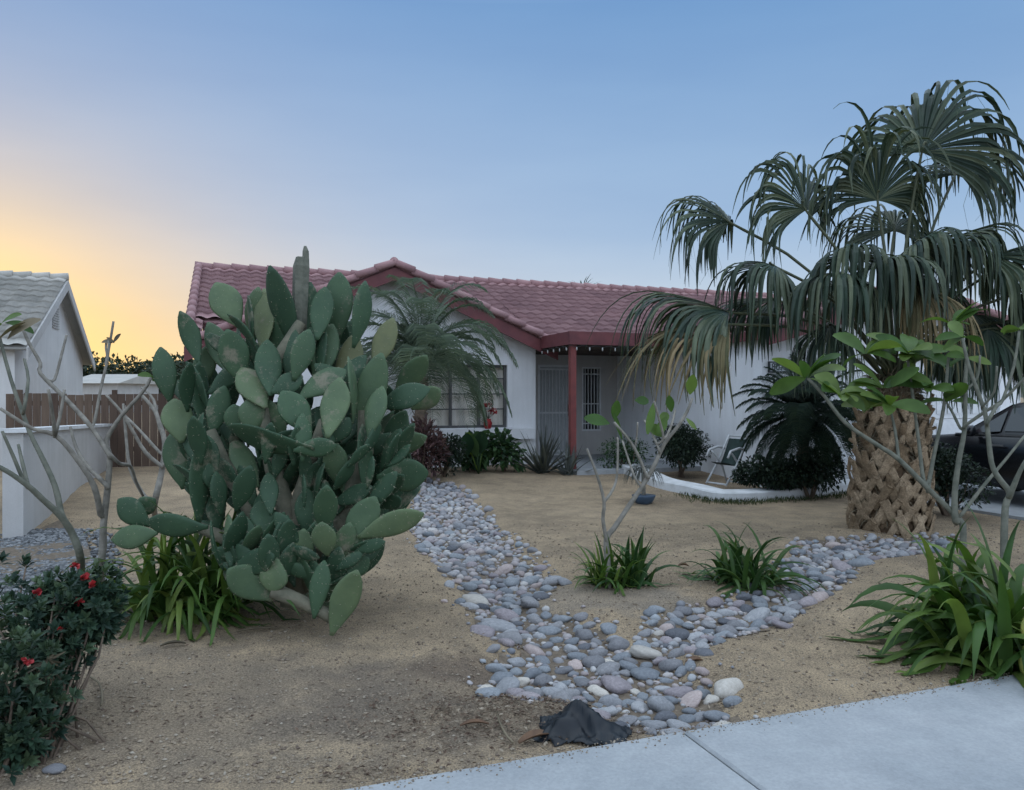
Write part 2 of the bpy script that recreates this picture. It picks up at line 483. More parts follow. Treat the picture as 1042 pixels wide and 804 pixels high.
SKYBASE = [(0, (.50, .55, .59)), (.07, (.43, .51, .61)), (.2, (.25, .37, .55)), (.45, (.115, .243, .465)), (.62, (.68, .87, 1.08)), (1, (1.36, 1.53, 1.74))]  # last two stops lie above the frame, brightened to light the yard
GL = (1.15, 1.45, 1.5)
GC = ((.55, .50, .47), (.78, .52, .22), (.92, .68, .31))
BACK, BACKC = 1.4, (.95, 1.14, 1.42)  # unseen sky behind the camera, brightened to light walls and yard
SUN_EL, SUN_AZ = R(2.0), R(-37)       # azimuth from +Y, negative towards -X
w = bpy.data.worlds.new('World')
S.world = w
w.use_nodes = True
nt = w.node_tree
sky = nt.nodes.new('ShaderNodeTexSky')
sky.sky_type = 'NISHITA'
sky.sun_disc = False
sky.sun_elevation = SUN_EL
sky.sun_rotation = SUN_AZ
sky.altitude = 150
sky.air_density = 1.0
sky.dust_density = 1.6
sky.ozone_density = 1.5
bg = nt.nodes['Background']
def wn(t, **kw):
    x = nt.nodes.new(t)
    for k_, v_ in kw.items(): setattr(x, k_, v_)
    return x
def wmath(op, a, b=None, clamp=False):
    x = wn('ShaderNodeMath', operation=op, use_clamp=clamp)
    for i_, q in ((0, a), (1, b)):
        if q is None: continue
        if isinstance(q, (int, float)): x.inputs[i_].default_value = q
        else: nt.links.new(q, x.inputs[i_])
    return x.outputs[0]
def wdot(vec):
    x = wn('ShaderNodeVectorMath', operation='DOT_PRODUCT'); nt.links.new(tc.outputs['Generated'], x.inputs[0]); x.inputs[1].default_value = vec
    return x.outputs['Value']
def wmix(mode, f, a, b):
    x = wn('ShaderNodeMix', data_type='RGBA', blend_type=mode)
    for i_, q in ((0, f), (6, a), (7, b)):
        if isinstance(q, (int, float)): x.inputs[i_].default_value = q
        elif isinstance(q, tuple): x.inputs[i_].default_value = (*q, 1)
        else: nt.links.new(q, x.inputs[i_])
    return x.outputs[2]
def wramp(f, stops):
    x = wn('ShaderNodeValToRGB'); e = x.color_ramp.elements
    e[0].position, e[0].color = stops[0][0], (*stops[0][1], 1); e[1].position, e[1].color = stops[-1][0], (*stops[-1][1], 1)
    for p_, c_ in stops[1:-1]: e.new(p_).color = (*c_, 1)
    nt.links.new(f, x.inputs[0]); return x.outputs[0]
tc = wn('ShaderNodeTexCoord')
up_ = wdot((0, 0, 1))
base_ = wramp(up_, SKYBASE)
sh = (math.sin(SUN_AZ), math.cos(SUN_AZ), 0.07)
d_ = wmath('MAXIMUM', wdot(tuple(V(sh).normalized())), 0.0)
g1 = wmath('POWER', d_, 5.0); g2 = wmath('POWER', d_, 24.0); g3 = wmath('POWER', d_, 100.0)
low = wmath('POWER', wmath('SUBTRACT', 1.0, wmath('ABSOLUTE', up_)), 6.0)
f1 = wmath('MULTIPLY', wmath('MULTIPLY', g1, low), GL[0], True)
c_ = wmix('MIX', f1, base_, GC[0])
f2 = wmath('MULTIPLY', wmath('MULTIPLY', g2, low), GL[1], True)
c_ = wmix('MIX', f2, c_, GC[1])
f3 = wmath('MULTIPLY', wmath('MULTIPLY', g3, low), GL[2], True)
c_ = wmix('MIX', f3, c_, GC[2])
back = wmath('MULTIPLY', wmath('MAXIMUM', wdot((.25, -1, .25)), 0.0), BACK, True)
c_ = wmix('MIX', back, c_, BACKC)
nzw = wn('ShaderNodeTexNoise'); mpw = wn('ShaderNodeMapping'); mpw.inputs['Scale'].default_value = (1.2, 1.2, 5.5); mpw.inputs['Rotation'].default_value = (.25, .1, 0)
nt.links.new(tc.outputs['Generated'], mpw.inputs[0]); nt.links.new(mpw.outputs[0], nzw.inputs['Vector']); nzw.inputs['Scale'].default_value = 2.2; nzw.inputs['Detail'].default_value = 5
c_ = wmix('MULTIPLY', 1.0, c_, wramp(nzw.outputs['Fac'], [(.35, (.955, .965, .98)), (.65, (1.05, 1.035, 1.015))]))
gm = wn('ShaderNodeGamma'); nt.links.new(sky.outputs[0], gm.inputs[0]); gm.inputs[1].default_value = .5
hs = wn('ShaderNodeHueSaturation'); nt.links.new(gm.outputs[0], hs.inputs['Color']); hs.inputs['Saturation'].default_value = 1.6; hs.inputs['Value'].default_value = .16
c_ = wmix('MIX', .25, c_, hs.outputs[0])
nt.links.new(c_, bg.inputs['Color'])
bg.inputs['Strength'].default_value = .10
sd = bpy.data.lights.new('sun', 'SUN')
sd.energy = .02
sd.angle = R(3)
sd.color = (1, .72, .45)
sun = bpy.data.objects.new('sun', sd)
COL.objects.link(sun)
sdir = V((math.sin(SUN_AZ) * math.cos(SUN_EL), math.cos(SUN_AZ) * math.cos(SUN_EL), math.sin(SUN_EL)))
sun.rotation_euler = sdir.to_track_quat('Z', 'Y').to_euler()
S.view_settings.view_transform = 'Standard'
S.view_settings.look = 'None'
S.view_settings.exposure = 4.0
S.view_settings.gamma = 1.0

# ------------------------------------------------------------------ ground
def axis(lo, hi, step, far):
    a = []
    x = lo
    while x < hi:
        a.append(x); x += step
    a.append(hi)
    st = step
    L, Rr = [], []
    x = lo
    while x > -far:
        st *= 1.35; x -= st; L.append(x)
    st = step; x = hi
    while x < far:
        st *= 1.35; x += st; Rr.append(x)
    return L[::-1] + a + Rr
xs = axis(-5.2, 5.6, .055, 900)
ys = axis(2.6, 13.5, .055, 1600)
g = MB()
vs = [(x, y, gz(x, y) if abs(x) < 40 and abs(y) < 60 else gbase(x, y)) for y in ys for x in xs]
nx = len(xs)
fs = [(j * nx + i, j * nx + i + 1, (j + 1) * nx + i + 1, (j + 1) * nx + i) for j in range(len(ys) - 1) for i in range(nx - 1)]
g.add(vs, fs, .5)
tag(g.build('ground', M['soil']), kind='structure')

# the bed of the dry stream: its own soil sheet, darkened further as shade between the stones
from mathutils.geometry import tessellate_polygon
g = MB()
step = .045
nxx = int((BX1 - BX0) / step); nyy = int((BY1 - BY0) / step)
idx = {}
vv, ff = [], []
def bedv(i, j):
    if (i, j) not in idx:
        x, y = BX0 + i * step, BY0 + j * step
        idx[(i, j)] = len(vv); vv.append((x, y, gz(x, y) + .006))
    return idx[(i, j)]
for i in range(nxx):
    for j in range(nyy):
        x, y = BX0 + (i + .5) * step, BY0 + (j + .5) * step
        jit = .09 + .13 * noise.noise(V((x * 3.5, y * 3.5, 1))) + .07 * noise.noise(V((x * 11, y * 11, 4)))
        d = pdist(x, y, CREEK) * (1 if inpoly(x, y, CREEK) else -1)
        if d > -.02 + jit:
            ff.append((bedv(i, j), bedv(i + 1, j), bedv(i + 1, j + 1), bedv(i, j + 1)))
g.add(vv, ff, .5)
tag(g.build('stream_bed', M['creek']), kind='structure')

# sidewalk slabs, kerb and street (the camera stands over the street side)
g = MB()
BS0, BS1 = -13.25, -11.57
a = -3.88 - 3.6 * 8
while a < 30:
    a0, a1 = a + .006, a + 3.6 - .006
    e = .012
    zt = .045
    lo = [H(a0, BS0, -.1), H(a1, BS0, -.1), H(a1, BS1, -.1), H(a0, BS1, -.1)]
    md = [H(a0, BS0, zt - e), H(a1, BS0, zt - e), H(a1, BS1, zt - e), H(a0, BS1, zt - e)]
    tp = [H(a0 + e, BS0 + e, zt), H(a1 - e, BS0 + e, zt), H(a1 - e, BS1 - e, zt), H(a0 + e, BS1 - e, zt)]
    fc = [(8, 9, 10, 11)]
    for i in range(4):
        j = (i + 1) % 4
        fc += [(i, j, 4 + j, 4 + i), (4 + i, 4 + j, 8 + j, 8 + i)]
    g.add(lo + md + tp, fc, .5)
    a += 3.6
tag(g.build('sidewalk', M['concrete'], sm=False), kind='structure')
g = MB(); g.hbox(-32, 32, -13.42, -13.26, -.2, .04)
tag(g.build('kerb', M['concrete'], sm=False), kind='structure')
g = MB(); g.hbox(-60, 60, -24, -13.43, -.3, -.09)
tag(g.build('street', M['asphalt'], sm=False), kind='structure')
g = MB(); g.hbox(3.6, 8.5, -11.55, -3.83, -.1, .05)
tag(g.build('driveway', M['concrete'], sm=False), kind='structure')

# grey gravel strip along the block wall
GP = [P(-40, 545, 1), P(0, 0, 1)]
GPOLY = [G(-60, 560), G(28, 545), G(62, 530), G(88, 548), G(96, 585), G(60, 615), G(-80, 650)]
g = MB()
vv = [(p.x, p.y, gz(p.x, p.y) + .012) for p in GPOLY]
g.add(vv, [tuple(range(len(vv)))], .5)
tag(g.build('gravel_strip', M['creek'], sm=False), kind='structure')

def rock_vf(r, n=0, seed=0, flat=.65):
    import bmesh
    bm = bmesh.new()
    bmesh.ops.create_icosphere(bm, subdivisions=n, radius=1)
    vs = []
    for v in bm.verts:
        q = v.co.copy()
        k_ = 1 + .34 * noise.noise(q * .9 + V((seed * 7.3, seed, 0))) + .10 * noise.noise(q * 2.2 + V((seed, 0, 5)))
        vs.append(V((q.x * k_, q.y * k_, q.z * k_ * flat)) * r)
    bm.verts.index_update()
    fs = [tuple(v.index for v in f.verts) for f in bm.faces]
    bm.free()
    return vs, fs
GRAINS = [rock_vf(1, 1, i) for i in range(8)]
TINY = [rock_vf(1, 0, i) for i in range(1)] 
OCT = ([V((1, 0, 0)), V((0, 1, 0)), V((-1, 0, 0)), V((0, -1, 0)), V((0, 0, .7)), V((0, 0, -.7))],
       [(0, 1, 4), (1, 2, 4), (2, 3, 4), (3, 0, 4), (1, 0, 5), (2, 1, 5), (3, 2, 5), (0, 3, 5)])
def put_grain(mb, p, r, src):
    vs, fs = src
    a = random.uniform(0, 6.28)
    ca, sa = math.cos(a), math.sin(a)
    sx, sy = random.uniform(.7, 1.3) * r, random.uniform(.7, 1.2) * r
    mb.add([(p.x + (v.x * ca - v.y * sa) * sx, p.y + (v.x * sa + v.y * ca) * sy, p.z + v.z * r) for v in vs], fs)

g = MB()
cnt = 0
while cnt < 6500:
    x, y = random.uniform(-6.5, -3.0), random.uniform(5.0, 9.0)
    if not inpoly(x, y, GPOLY) and (pdist(x, y, GPOLY) > .25 or random.random() < .6): continue
    put_grain(g, V((x, y, gz(x, y) + .016)), random.uniform(.012, .03), random.choice(GRAINS)); cnt += 1
tag(g.build('gravel', M['gravel'], sm=False), 'grey crushed gravel lying along the low block wall', 'gravel', kind='stuff')

# loose grit over the sand
g = MB()
cnt = 0
while cnt < 15000:
    Y = 3.2 + 6.5 * random.random() ** 1.6
    x = random.uniform(-.72, .72) * Y
    if x * W.x + Y * W.y < 3.16: continue
    r = random.choice([.003, .004, .004, .005, .006, .009]) * (1 + .05 * Y)
    put_grain(g, V((x, Y, gz(x, Y) + r * .4)), r, OCT); cnt += 1
tag(g.build('sand_grit', M['grit'], sm=False), 'loose coarse grit scattered over the tan sand', 'grit', kind='stuff')

# soil spilling over the pavement's edge
g = MB()
for _ in range(1500):
    a = random.uniform(-6.6, -1.5); b = BS1 - abs(random.gauss(0, .05)) + .02
    p = H(a, b, .047)
    put_grain(g, p, random.choice([.002, .003, .003, .004, .006]), OCT)
tag(g.build('spilled_grit', M['grit'], sm=False), 'grit spilled from the sand over the edge of the pavement', 'grit', kind='stuff')

# leaf litter and dry bits
g = MB()
zones = [(G(520, 725), .55, .28, 1100), (G(455, 735), .5, .3, 620), (G(150, 735), .5, .35, 260), (G(640, 740), .5, .12, 200), (G(110, 640), .3, .25, 200),
         (G(990, 690), .45, .25, 300), (V((-.3, 5.5, 0)), 2.6, 1.4, 420), (V((1.5, 8, 0)), 2.2, 1.6, 260), (G(660, 690), .45, .3, 260), (G(820, 580), .5, .35, 120), (G(420, 788), .4, .05, 160), (G(600, 690), .6, .5, 420), (G(902, 550), .7, .25, 260), (G(740, 620), .8, .4, 260), (G(250, 640), .5, .12, 120), (G(560, 640), .6, .3, 160), (G(740, 650), .6, .3, 120)]
for c, rx, ry, n in zones:
    for _ in range(n):
        x, y = c.x + random.gauss(0, rx * .6), c.y + random.gauss(0, ry * .7)
        if x * W.x + y * W.y < 3.2: continue
        an = random.uniform(0, 6.28)
        d = V((math.cos(an), math.sin(an), random.uniform(-.1, .35)))
        L = random.uniform(.010, .034)
        if random.random() < .75:
            g.leaf(V((x, y, gz(x, y) + .012)), d, V((random.gauss(0, .5), random.gauss(0, .5), 1)), L, L * .45, random.uniform(.2, .9))
        else:
            p = V((x, y, gz(x, y) + .01)); q = p + d * L * 1.8
            g.tube([p, (p + q) / 2 + V((random.gauss(0, .004), random.gauss(0, .004), .004)), q], [.0011, .001, .0006], 3)
tag(g.build('leaf_litter', M['litter'], sm=False), 'dry leaf bits and straw lying on the soil', 'leaf litter', kind='stuff')

# ------------------------------------------------------------------ river stones
SH = []
for i in range(16):
    SH.append(rock_vf(1, 3, i + 1, [.62, .7, .55, .75, .6, .5, .68, .8, .58][i % 9]))
STM = {}
def stone_mesh(i, c):
    if (i, c) not in STM:
        me = bpy.data.meshes.new('river_stone')
        me.from_pydata([tuple(v) for v in SH[i][0]], [], SH[i][1])
        me.materials.append(STONE[c])
        me.polygons.foreach_set('use_smooth', [True] * len(me.polygons))
        STM[(i, c)] = me
    return STM[(i, c)]
big = [(507, 624, 38, 'pale grey', 'large pale grey cobble on the left edge of the fork, widest at that bend'), (514, 685, 36, 'pale grey', 'large round pale grey cobble at the lower left corner of the fork'),
       (497, 703, 25, 'blue grey', 'smooth bluish oval cobble lowest at the left corner of the fork'), (537, 703, 26, 'mauve', 'mauve grey cobble half sunk beside the lower left corner'),
       (657, 651, 40, 'cream', 'long cream tan cobble where the right arm meets the fork'), (659, 673, 32, 'blue grey', 'round blue grey cobble below the long cream one'),
       (627, 683, 38, 'mauve', 'long mauve cobble in the middle of the fork'), (490, 638, 28, 'mauve', 'flat lavender cobble on the left edge just under the pale one'),
       (768, 615, 32, 'pale grey', 'long pale grey cobble in the middle of the right arm'), (796, 632, 24, 'mauve', 'dark mauve cobble on the lower edge of the right arm'),
       (690, 634, 27, 'dark', 'dark charcoal cobble at the start of the right arm'), (716, 662, 22, 'dark', 'small dark blue cobble under the right arm'),
       (665, 722, 25, 'pale grey', 'pale cobble in the cluster beside the sidewalk, left of two'), (652, 706, 20, 'pale grey', 'tilted pale cobble behind the cluster by the sidewalk'),
       (736, 732, 24, 'cream', 'cream oval cobble nearest the sidewalk on the right'), (762, 592, 20, 'dark', 'dark blue round cobble touching the strap plant'),
       (857, 568, 24, 'mauve', 'mauve grey cobble on the bend below the fan palm trunk'), (876, 566, 24, 'blue grey', 'greenish grey cobble on the bend below the fan palm trunk'),
       (482, 602, 28, 'cream', 'white topped cobble on the left edge of the long arm'), (620, 662, 18, 'cream', 'small white cobble in the centre of the fork'),
       (702, 699, 28, 'pinkish', 'pinkish flat cobble in the cluster by the sidewalk'), (690, 724, 24, 'pale grey', 'pale cobble in the cluster beside the sidewalk, right of two'),
       (637, 722, 22, 'grey', 'grey cobble just right of the black plastic'), (729, 718, 24, 'blue grey', 'blue grey cobble on the right edge near the sidewalk'),
       (512, 572, 22, 'pinkish', 'pinkish cobble in the middle of the long arm'), (588, 655, 20, 'blue grey', 'bluish cobble behind the middle of the fork'), (565, 690, 22, 'pale grey', 'pale oval cobble above the black plastic'),
       (600, 697, 20, 'blue grey', 'blue cobble behind the black plastic tip'), (690, 690, 26, 'mauve', 'dark mauve cobble right of the round blue one')]
placed = []
for (px, py, wpx, c, lab) in big:
    p = G(px, py + wpx * .2)
    placed.append((p.x, p.y, .86 * wpx * p.y / F / 2, c, lab))
grid = {}
def gk(x, y): return (int(math.floor(x / .3)), int(math.floor(y / .3)))
for q in placed: grid.setdefault(gk(q[0], q[1]), []).append(q)
rs = random.Random(11)
cols = ['grey'] * 24 + ['pale grey'] * 26 + ['blue grey'] * 34 + ['mauve'] * 15 + ['pinkish'] * 5 + ['cream'] * 4 + ['dark'] * 8
for it in range(26000):
    x, y = rs.uniform(BX0 + .3, BX1 - .3), rs.uniform(BY0 + .3, BY1 - .3)
    ins = inpoly(x, y, CREEK)
    d = pdist(x, y, CREEK)
    if not ins and d > .06: continue
    if (not ins and rs.random() < .85) or (ins and d < .07 and rs.random() < .5): continue
    k_ = it / 26000
    near = smooth(8.5, 5, y)
    r = (rs.choice([.048, .055, .062, .072]) * rs.uniform(.85, 1.1) if k_ < .12 else rs.uniform(.032, .052) if k_ < .5 else rs.uniform(.016, .030))
    r *= .88 + .16 * near
    if y > 9: r = max(r * 1.05, .030)
    ok = True
    gx, gy = gk(x, y)
    for ii in (-1, 0, 1):
        for jj in (-1, 0, 1):
            for q in grid.get((gx + ii, gy + jj), []):
                if math.hypot(x - q[0], y - q[1]) < .86 * (r + q[2]): ok = False; break
            if not ok: break
        if not ok: break
    if ok:
        q = (x, y, r, rs.choice(cols), None)
        placed.append(q); grid.setdefault((gx, gy), []).append(q)
placed.sort(key=lambda q: -(1e6 if q[4] else 0) - q[2] / q[1])
def region(x, y):
    px, py = CX + x / y * F, CY + CAMZ * F / y
    if px > 800: return 'at the foot of the fan palm trunk'
    if px > 675 and py < 672: return 'in the right arm of the stream bed'
    if py > 660: return 'in the fork beside the sidewalk'
    if py > 600: return 'where the two arms of stones join'
    if py > 545: return 'in the long arm halfway to the house'
    return 'in the far end of the long arm near the house'
for (x, y, r, c, lab) in placed[:300]:
    i = rs.randrange(len(SH))
    o = bpy.data.objects.new('river_stone', stone_mesh(i, c))
    COL.objects.link(o)
    o.location = (x, y, gz(x, y) + r * rs.uniform(.08, .36))
    sx = rs.uniform(1.0, 1.32)
    o.scale = (r * sx, r / sx * 1.02, r * (.78 if lab else rs.uniform(.85, 1.15)))
    o.rotation_euler = (rs.gauss(0, .22), rs.gauss(0, .22), rs.uniform(-.7, .7) + (3.14 if rs.random() < .5 else 0))
    size = 'large' if r > .06 else 'middling' if r > .042 else 'small'
    tag(o, lab or f'{size} {c} cobble {region(x, y)}', 'stone', 'river cobbles of the dry stream bed')
g = MB()
for (x, y, r, c, lab) in placed[300:]:
    vs, fs = rock_vf(1, 2, rs.randrange(40), rs.uniform(.5, .8))
    an = rs.uniform(0, 6.28); ca, sa = math.cos(an), math.sin(an)
    sx = rs.uniform(1, 1.25)
    z = gz(x, y) + r * rs.uniform(.15, .4)
    g.add([(x + (v.x * sx * ca - v.y / sx * sa) * r, y + (v.x * sx * sa + v.y / sx * ca) * r, z + v.z * r * 1.1) for v in vs], fs)
cnt = 0
while cnt < 1500:
    x, y = rs.uniform(BX0, BX1), rs.uniform(BY0, BY1)
    if not inpoly(x, y, CREEK) and (pdist(x, y, CREEK) > .12 or rs.random() < .8): continue
    r = rs.uniform(.008, .022)
    put_grain(g, V((x, y, gz(x, y) + r * .6)), r, rs.choice(GRAINS)); cnt += 1
tag(g.build('small_river_pebbles', M['pebble']), 'small pebbles filling the gaps of the dry stream bed', 'pebbles', kind='stuff')
# stray stone on the sand left of the stream
p = G(452, 613)
o = bpy.data.objects.new('stray_stone', stone_mesh(3, 'pinkish')); COL.objects.link(o)
o.location = p + V((0, 0, .01)); o.scale = (.028, .022, .022)
tag(o, 'lone small reddish stone on the bare sand left of the stream', 'stone')

# ------------------------------------------------------------------ house
house = thing('house', H(0, 0, .2), 'white stucco bungalow with red clay tile roof and covered porch', 'house')
AL, AR = -6.28, 8.7
BD = 1.41
GA, GB = 2.6, -3.8
EAVE = 2.74
RZ, RA, GSL = 4.03, -2.98, .435      # front gable
def hb(mb, *a): mb.hbox(*a)

# front gable wall with a window opening
WA0, WA1, WZ0, WZ1 = -2.35, -.62, .95, 2.2
g = MB()
TK = .16
g.hbox(AL, WA0, 0, TK, 0, EAVE - .02); g.hbox(WA1, 0, 0, TK, 0, EAVE - .02)
g.hbox(WA0, WA1, 0, TK, 0, WZ0); g.hbox(WA0, WA1, 0, TK, WZ1, EAVE - .02)
poly = [H(AL, 0, EAVE - .02), H(0, 0, EAVE - .02), H(RA, 0, RZ - .06)]
g.prism(poly, W * TK)
g.hbox(AL, AL + TK, TK, 8, 0, EAVE - .1)                       # left side wall
g.prism([H(AL, TK, EAVE - .1), H(AL, 8, EAVE - .1), H(AL, 4, RZ + .12)], U * TK)
g.hbox(-TK, 0, TK, BD, 0, EAVE - .05)
g.build('front_wall', M['stucco'], house, sm=False)
g = MB(); g.hbox(WA0 + .01, WA1 - .01, .125, .135, WZ0 + .01, WZ1 - .01); g.build('curtain', M['curtain'], house, sm=False)
g = MB(); g.hbox(WA0 - .6, WA1 + .6, .9, 1.0, .3, 2.6); g.build('room_wall', M['dark_wood'], house, sm=False)
# window
g = MB()
fw = .05
g.hbox(WA0, WA1, .03, .09, WZ0, WZ0 + fw); g.hbox(WA0, WA1, .03, .09, WZ1 - fw, WZ1)
g.hbox(WA0, WA0 + fw, .03, .09, WZ0 + fw, WZ1 - fw); g.hbox(WA1 - fw, WA1, .03, .09, WZ0 + fw, WZ1 - fw)
for q in (.33, .667):
    a = WA0 + (WA1 - WA0) * q
    g.hbox(a - .025, a + .025, .03, .09, WZ0 + fw, WZ1 - fw)
for z in (1.32, 1.62, 1.93):
    g.hbox(WA0 + fw, WA1 - fw, .045, .075, z - .012, z + .012)
win = g.build('window', M['bronze'], house, sm=False)
g = MB(); g.hbox(WA0 + fw, WA1 - fw, .10, .108, WZ0 + fw, WZ1 - fw); g.build('pane', M['glass'], win, sm=False)
g = MB(); g.hbox(WA0 - .7, WA1 + .55, -.16, -.003, .72, WZ0 - .02); g.build('window_sill', M['stucco'], house, sm=False)
g = MB()
g.hbox(WA0 - .1, WA0 - .002, -.03, -.002, WZ0, WZ1 + .1); g.hbox(WA1 + .002, WA1 + .1, -.03, -.002, WZ0, WZ1 + .1); g.hbox(WA0 - .002, WA1 + .002, -.03, -.002, WZ1 + .002, WZ1 + .1)
g.build('window_trim', M['stucco'], house, sm=False)

# porch back wall with openings for door and barred window
DA0, DA1 = .62, 1.52
BA0, BA1, BZ0, BZ1 = 1.70, 2.18, .78, 2.24
FL = .24
g = MB()
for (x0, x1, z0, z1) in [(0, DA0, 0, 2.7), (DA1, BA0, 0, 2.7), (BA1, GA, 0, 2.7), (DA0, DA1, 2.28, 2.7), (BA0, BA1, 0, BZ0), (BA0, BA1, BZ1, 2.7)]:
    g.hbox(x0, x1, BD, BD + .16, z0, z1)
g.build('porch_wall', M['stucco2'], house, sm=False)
# door: security screen
g = MB()
g.hbox(DA0 + .05, DA1 - .05, BD + .05, BD + .08, FL + .03, 2.23)
door = g.build('door', M['door'], house, sm=False)
g = MB()
for (x0, x1, z0, z1) in [(DA0, DA0 + .05, FL, 2.28), (DA1 - .05, DA1, FL, 2.28), (DA0 + .05, DA1 - .05, 2.23, 2.28), (DA0 + .05, DA1 - .05, FL, FL + .03)]:
    g.hbox(x0, x1, BD + .0, BD + .1, z0, z1)
g.build('door_frame', M['white_metal'], door, sm=False)
for i in range(9):
    a = DA0 + .11 + i * (DA1 - DA0 - .22) / 8
    g = MB(); g.hbox(a - .009, a + .009, BD + .025, BD + .045, FL + .06, 2.2)
    g.build('bar', M['white_metal'], door, sm=False)
for z in (FL + .1, 1.2, 2.18):
    g = MB(); g.hbox(DA0 + .05, DA1 - .05, BD + .02, BD + .024, z - .02, z + .02); g.build('rail', M['white_metal'], door, sm=False)
g = MB(); g.tube([H(DA1 - .14, BD - .03, 1.25), H(DA1 - .1, BD - .05, 1.25)], .022, 8); g.hbox(DA1 - .16, DA1 - .08, BD + .008, BD + .019, 1.12, 1.38)
g.build('handle', M['bronze'], door)
# barred window
g = MB()
g.hbox(BA0 + .03, BA1 - .03, BD + .07, BD + .08, BZ0 + .03, BZ1 - .03)
bw = g.build('sidelight', M['dglass'], house, sm=False)
g = MB()
for (x0, x1, z0, z1) in [(BA0, BA0 + .035, BZ0, BZ1), (BA1 - .035, BA1, BZ0, BZ1), (BA0 + .035, BA1 - .035, BZ1 - .035, BZ1), (BA0 + .035, BA1 - .035, BZ0, BZ0 + .035)]:
    g.hbox(x0, x1, BD - .01, BD + .06, z0, z1)
g.build('sidelight_frame', M['white_metal'], bw, sm=False)
for i in range(5):
    a = BA0 + .085 + i * (BA1 - BA0 - .17) / 4
    g = MB(); g.hbox(a - .009, a + .009, BD + .005, BD + .023, BZ0 + .035, BZ1 - .035); g.build('bar', M['white_metal'], bw, sm=False)
for z in (BZ0 + .17, BZ0 + .62, BZ1 - .16):
    g = MB(); g.hbox(BA0 + .035, BA1 - .035, BD - .004, BD + .004, z - .012, z + .012); g.build('bar', M['white_metal'], bw, sm=False)
# porch floor and step
g = MB(); g.hbox(0.003, GA - .003, -2.0, BD - .003, -.1, FL); g.build('porch_floor', M['concrete'], house, sm=False)

# porch cover
g = MB()
g.hbox(-.02, GA - .003, -1.75, BD - .002, 2.585, 2.64); g.build('porch_ceiling', M['dark_wood'], house, sm=False)
g = MB()
g.hbox(-.06, GA - .003, -1.81, -1.753, 2.52, 2.76)
g.hbox(-.06, -.023, -1.75, -.30, 2.52, 2.757)
g.hbox(-.03, GA - .003, -1.74, -.3, 2.66, 2.73)
g.build('porch_fascia', M['fascia'], house, sm=False)
g = MB()
for i in range(5):
    b = -1.4 + i * .5
    g.hbox(.0, GA - .01, b - .03, b + .03, 2.46, 2.58)
g.build('porch_rafter', M['dark_wood'], house, sm=False)
post = MB(); post.hbox(.0, .11, -1.74, -1.63, FL, 2.515); post.build('porch_post', M['post'], house, sm=False)

# garage wing
g = MB()
g.hbox(GA, GA + TK, GB + TK, 3.6, 0, EAVE - .03)
g.hbox(GA, GA + .55, GB, GB + TK, 0, EAVE - .03); g.hbox(AR - .55, AR, GB, GB + TK, 0, EAVE - .03); g.hbox(GA + .55, AR - .55, GB, GB + TK, 2.25, EAVE - .03)
GSP = .26
GRA, GRZ = (GA + AR) / 2, EAVE + GSP * (AR - GA) / 2
g.prism([H(GA, GB, EAVE - .03), H(AR, GB, EAVE - .03), H(GRA, GB, GRZ - .08)], W * TK)
g.hbox(AR - TK, AR, GB + TK, 8, 0, EAVE - .1)
g.build('garage_wall', M['stucco'], house, sm=False)
g = MB()
for i in range(4):
    g.hbox(GA + .56, AR - .56, GB + .06, GB + .1, .06 + i * .548, .06 + i * .548 + .54)
    for j in range(6):
        a0 = GA + .56 + .1 + j * (AR - GA - 1.12) / 6
        g.hbox(a0, a0 + (AR - GA - 1.12) / 6 - .2, GB + .045, GB + .058, .06 + i * .548 + .09, .06 + i * .548 + .45)
g.build('garage_door', M['white_metal'], house, sm=False)

# tiled roofs
def tile_patch(mb, O, e, s, le, ls, per=.27, course=.36):
    n = e.cross(s).normalized()
    if n.z < 0: n = -n
    k_ = 6
    nt_ = max(1, int(round(le / per))); per = le / nt_
    nc = max(1, int(round(ls / course))); course = ls / nc
    vs, fs = [], []
    N = nt_ * k_ + 1
    prof = [0.0, .016, .036, .042, .036, .016]
    for c in range(nc):
        for (t, lift) in ((0, .042), (1.10, .002)):
            for i in range(N):
                x = i * per / k_
                h = prof[i % k_] + lift + .006 * noise.noise(V((x * 2, c * 1.3, 0)))
                vs.append(O + e * x + s * (c + t * 1.0) * course + n * h)
    o = len(mb.v)
    mb.v.extend([tuple(v) for v in vs])
    rr = random.Random(5)
    tv = {}
    rows = nc * 2
    for r in range(rows - 1):
        c = r // 2
        for i in range(N - 1):
            key = (c, (i + 2) // k_)
            if key not in tv: tv[key] = rr.random()
            a = r * N + i
            mb.f.append((o + a, o + a + 1, o + a + N + 1, o + a + N))
            mb.a.append(tv[key])
    # underside board and front edge
    q = [O, O + e * le, O + e * le + s * ls, O + s * ls]
    q = [p - n * .012 for p in q]
    mb.box8([p - n * .05 for p in q] + q, .3)
def ridge_caps(mb, p, q, r=.095, L=.38):
    p, q = V(p), V(q)
    d = q - p
    n = max(1, int(d.length / L))
    for i in range(n):
        a = p + d * (i / n); b = p + d * ((i + 1.12) / n)
        mb.tube([a + V((0, 0, .02)), b - V((0, 0, .005))], [r, r * .82], 10)

g = MB()
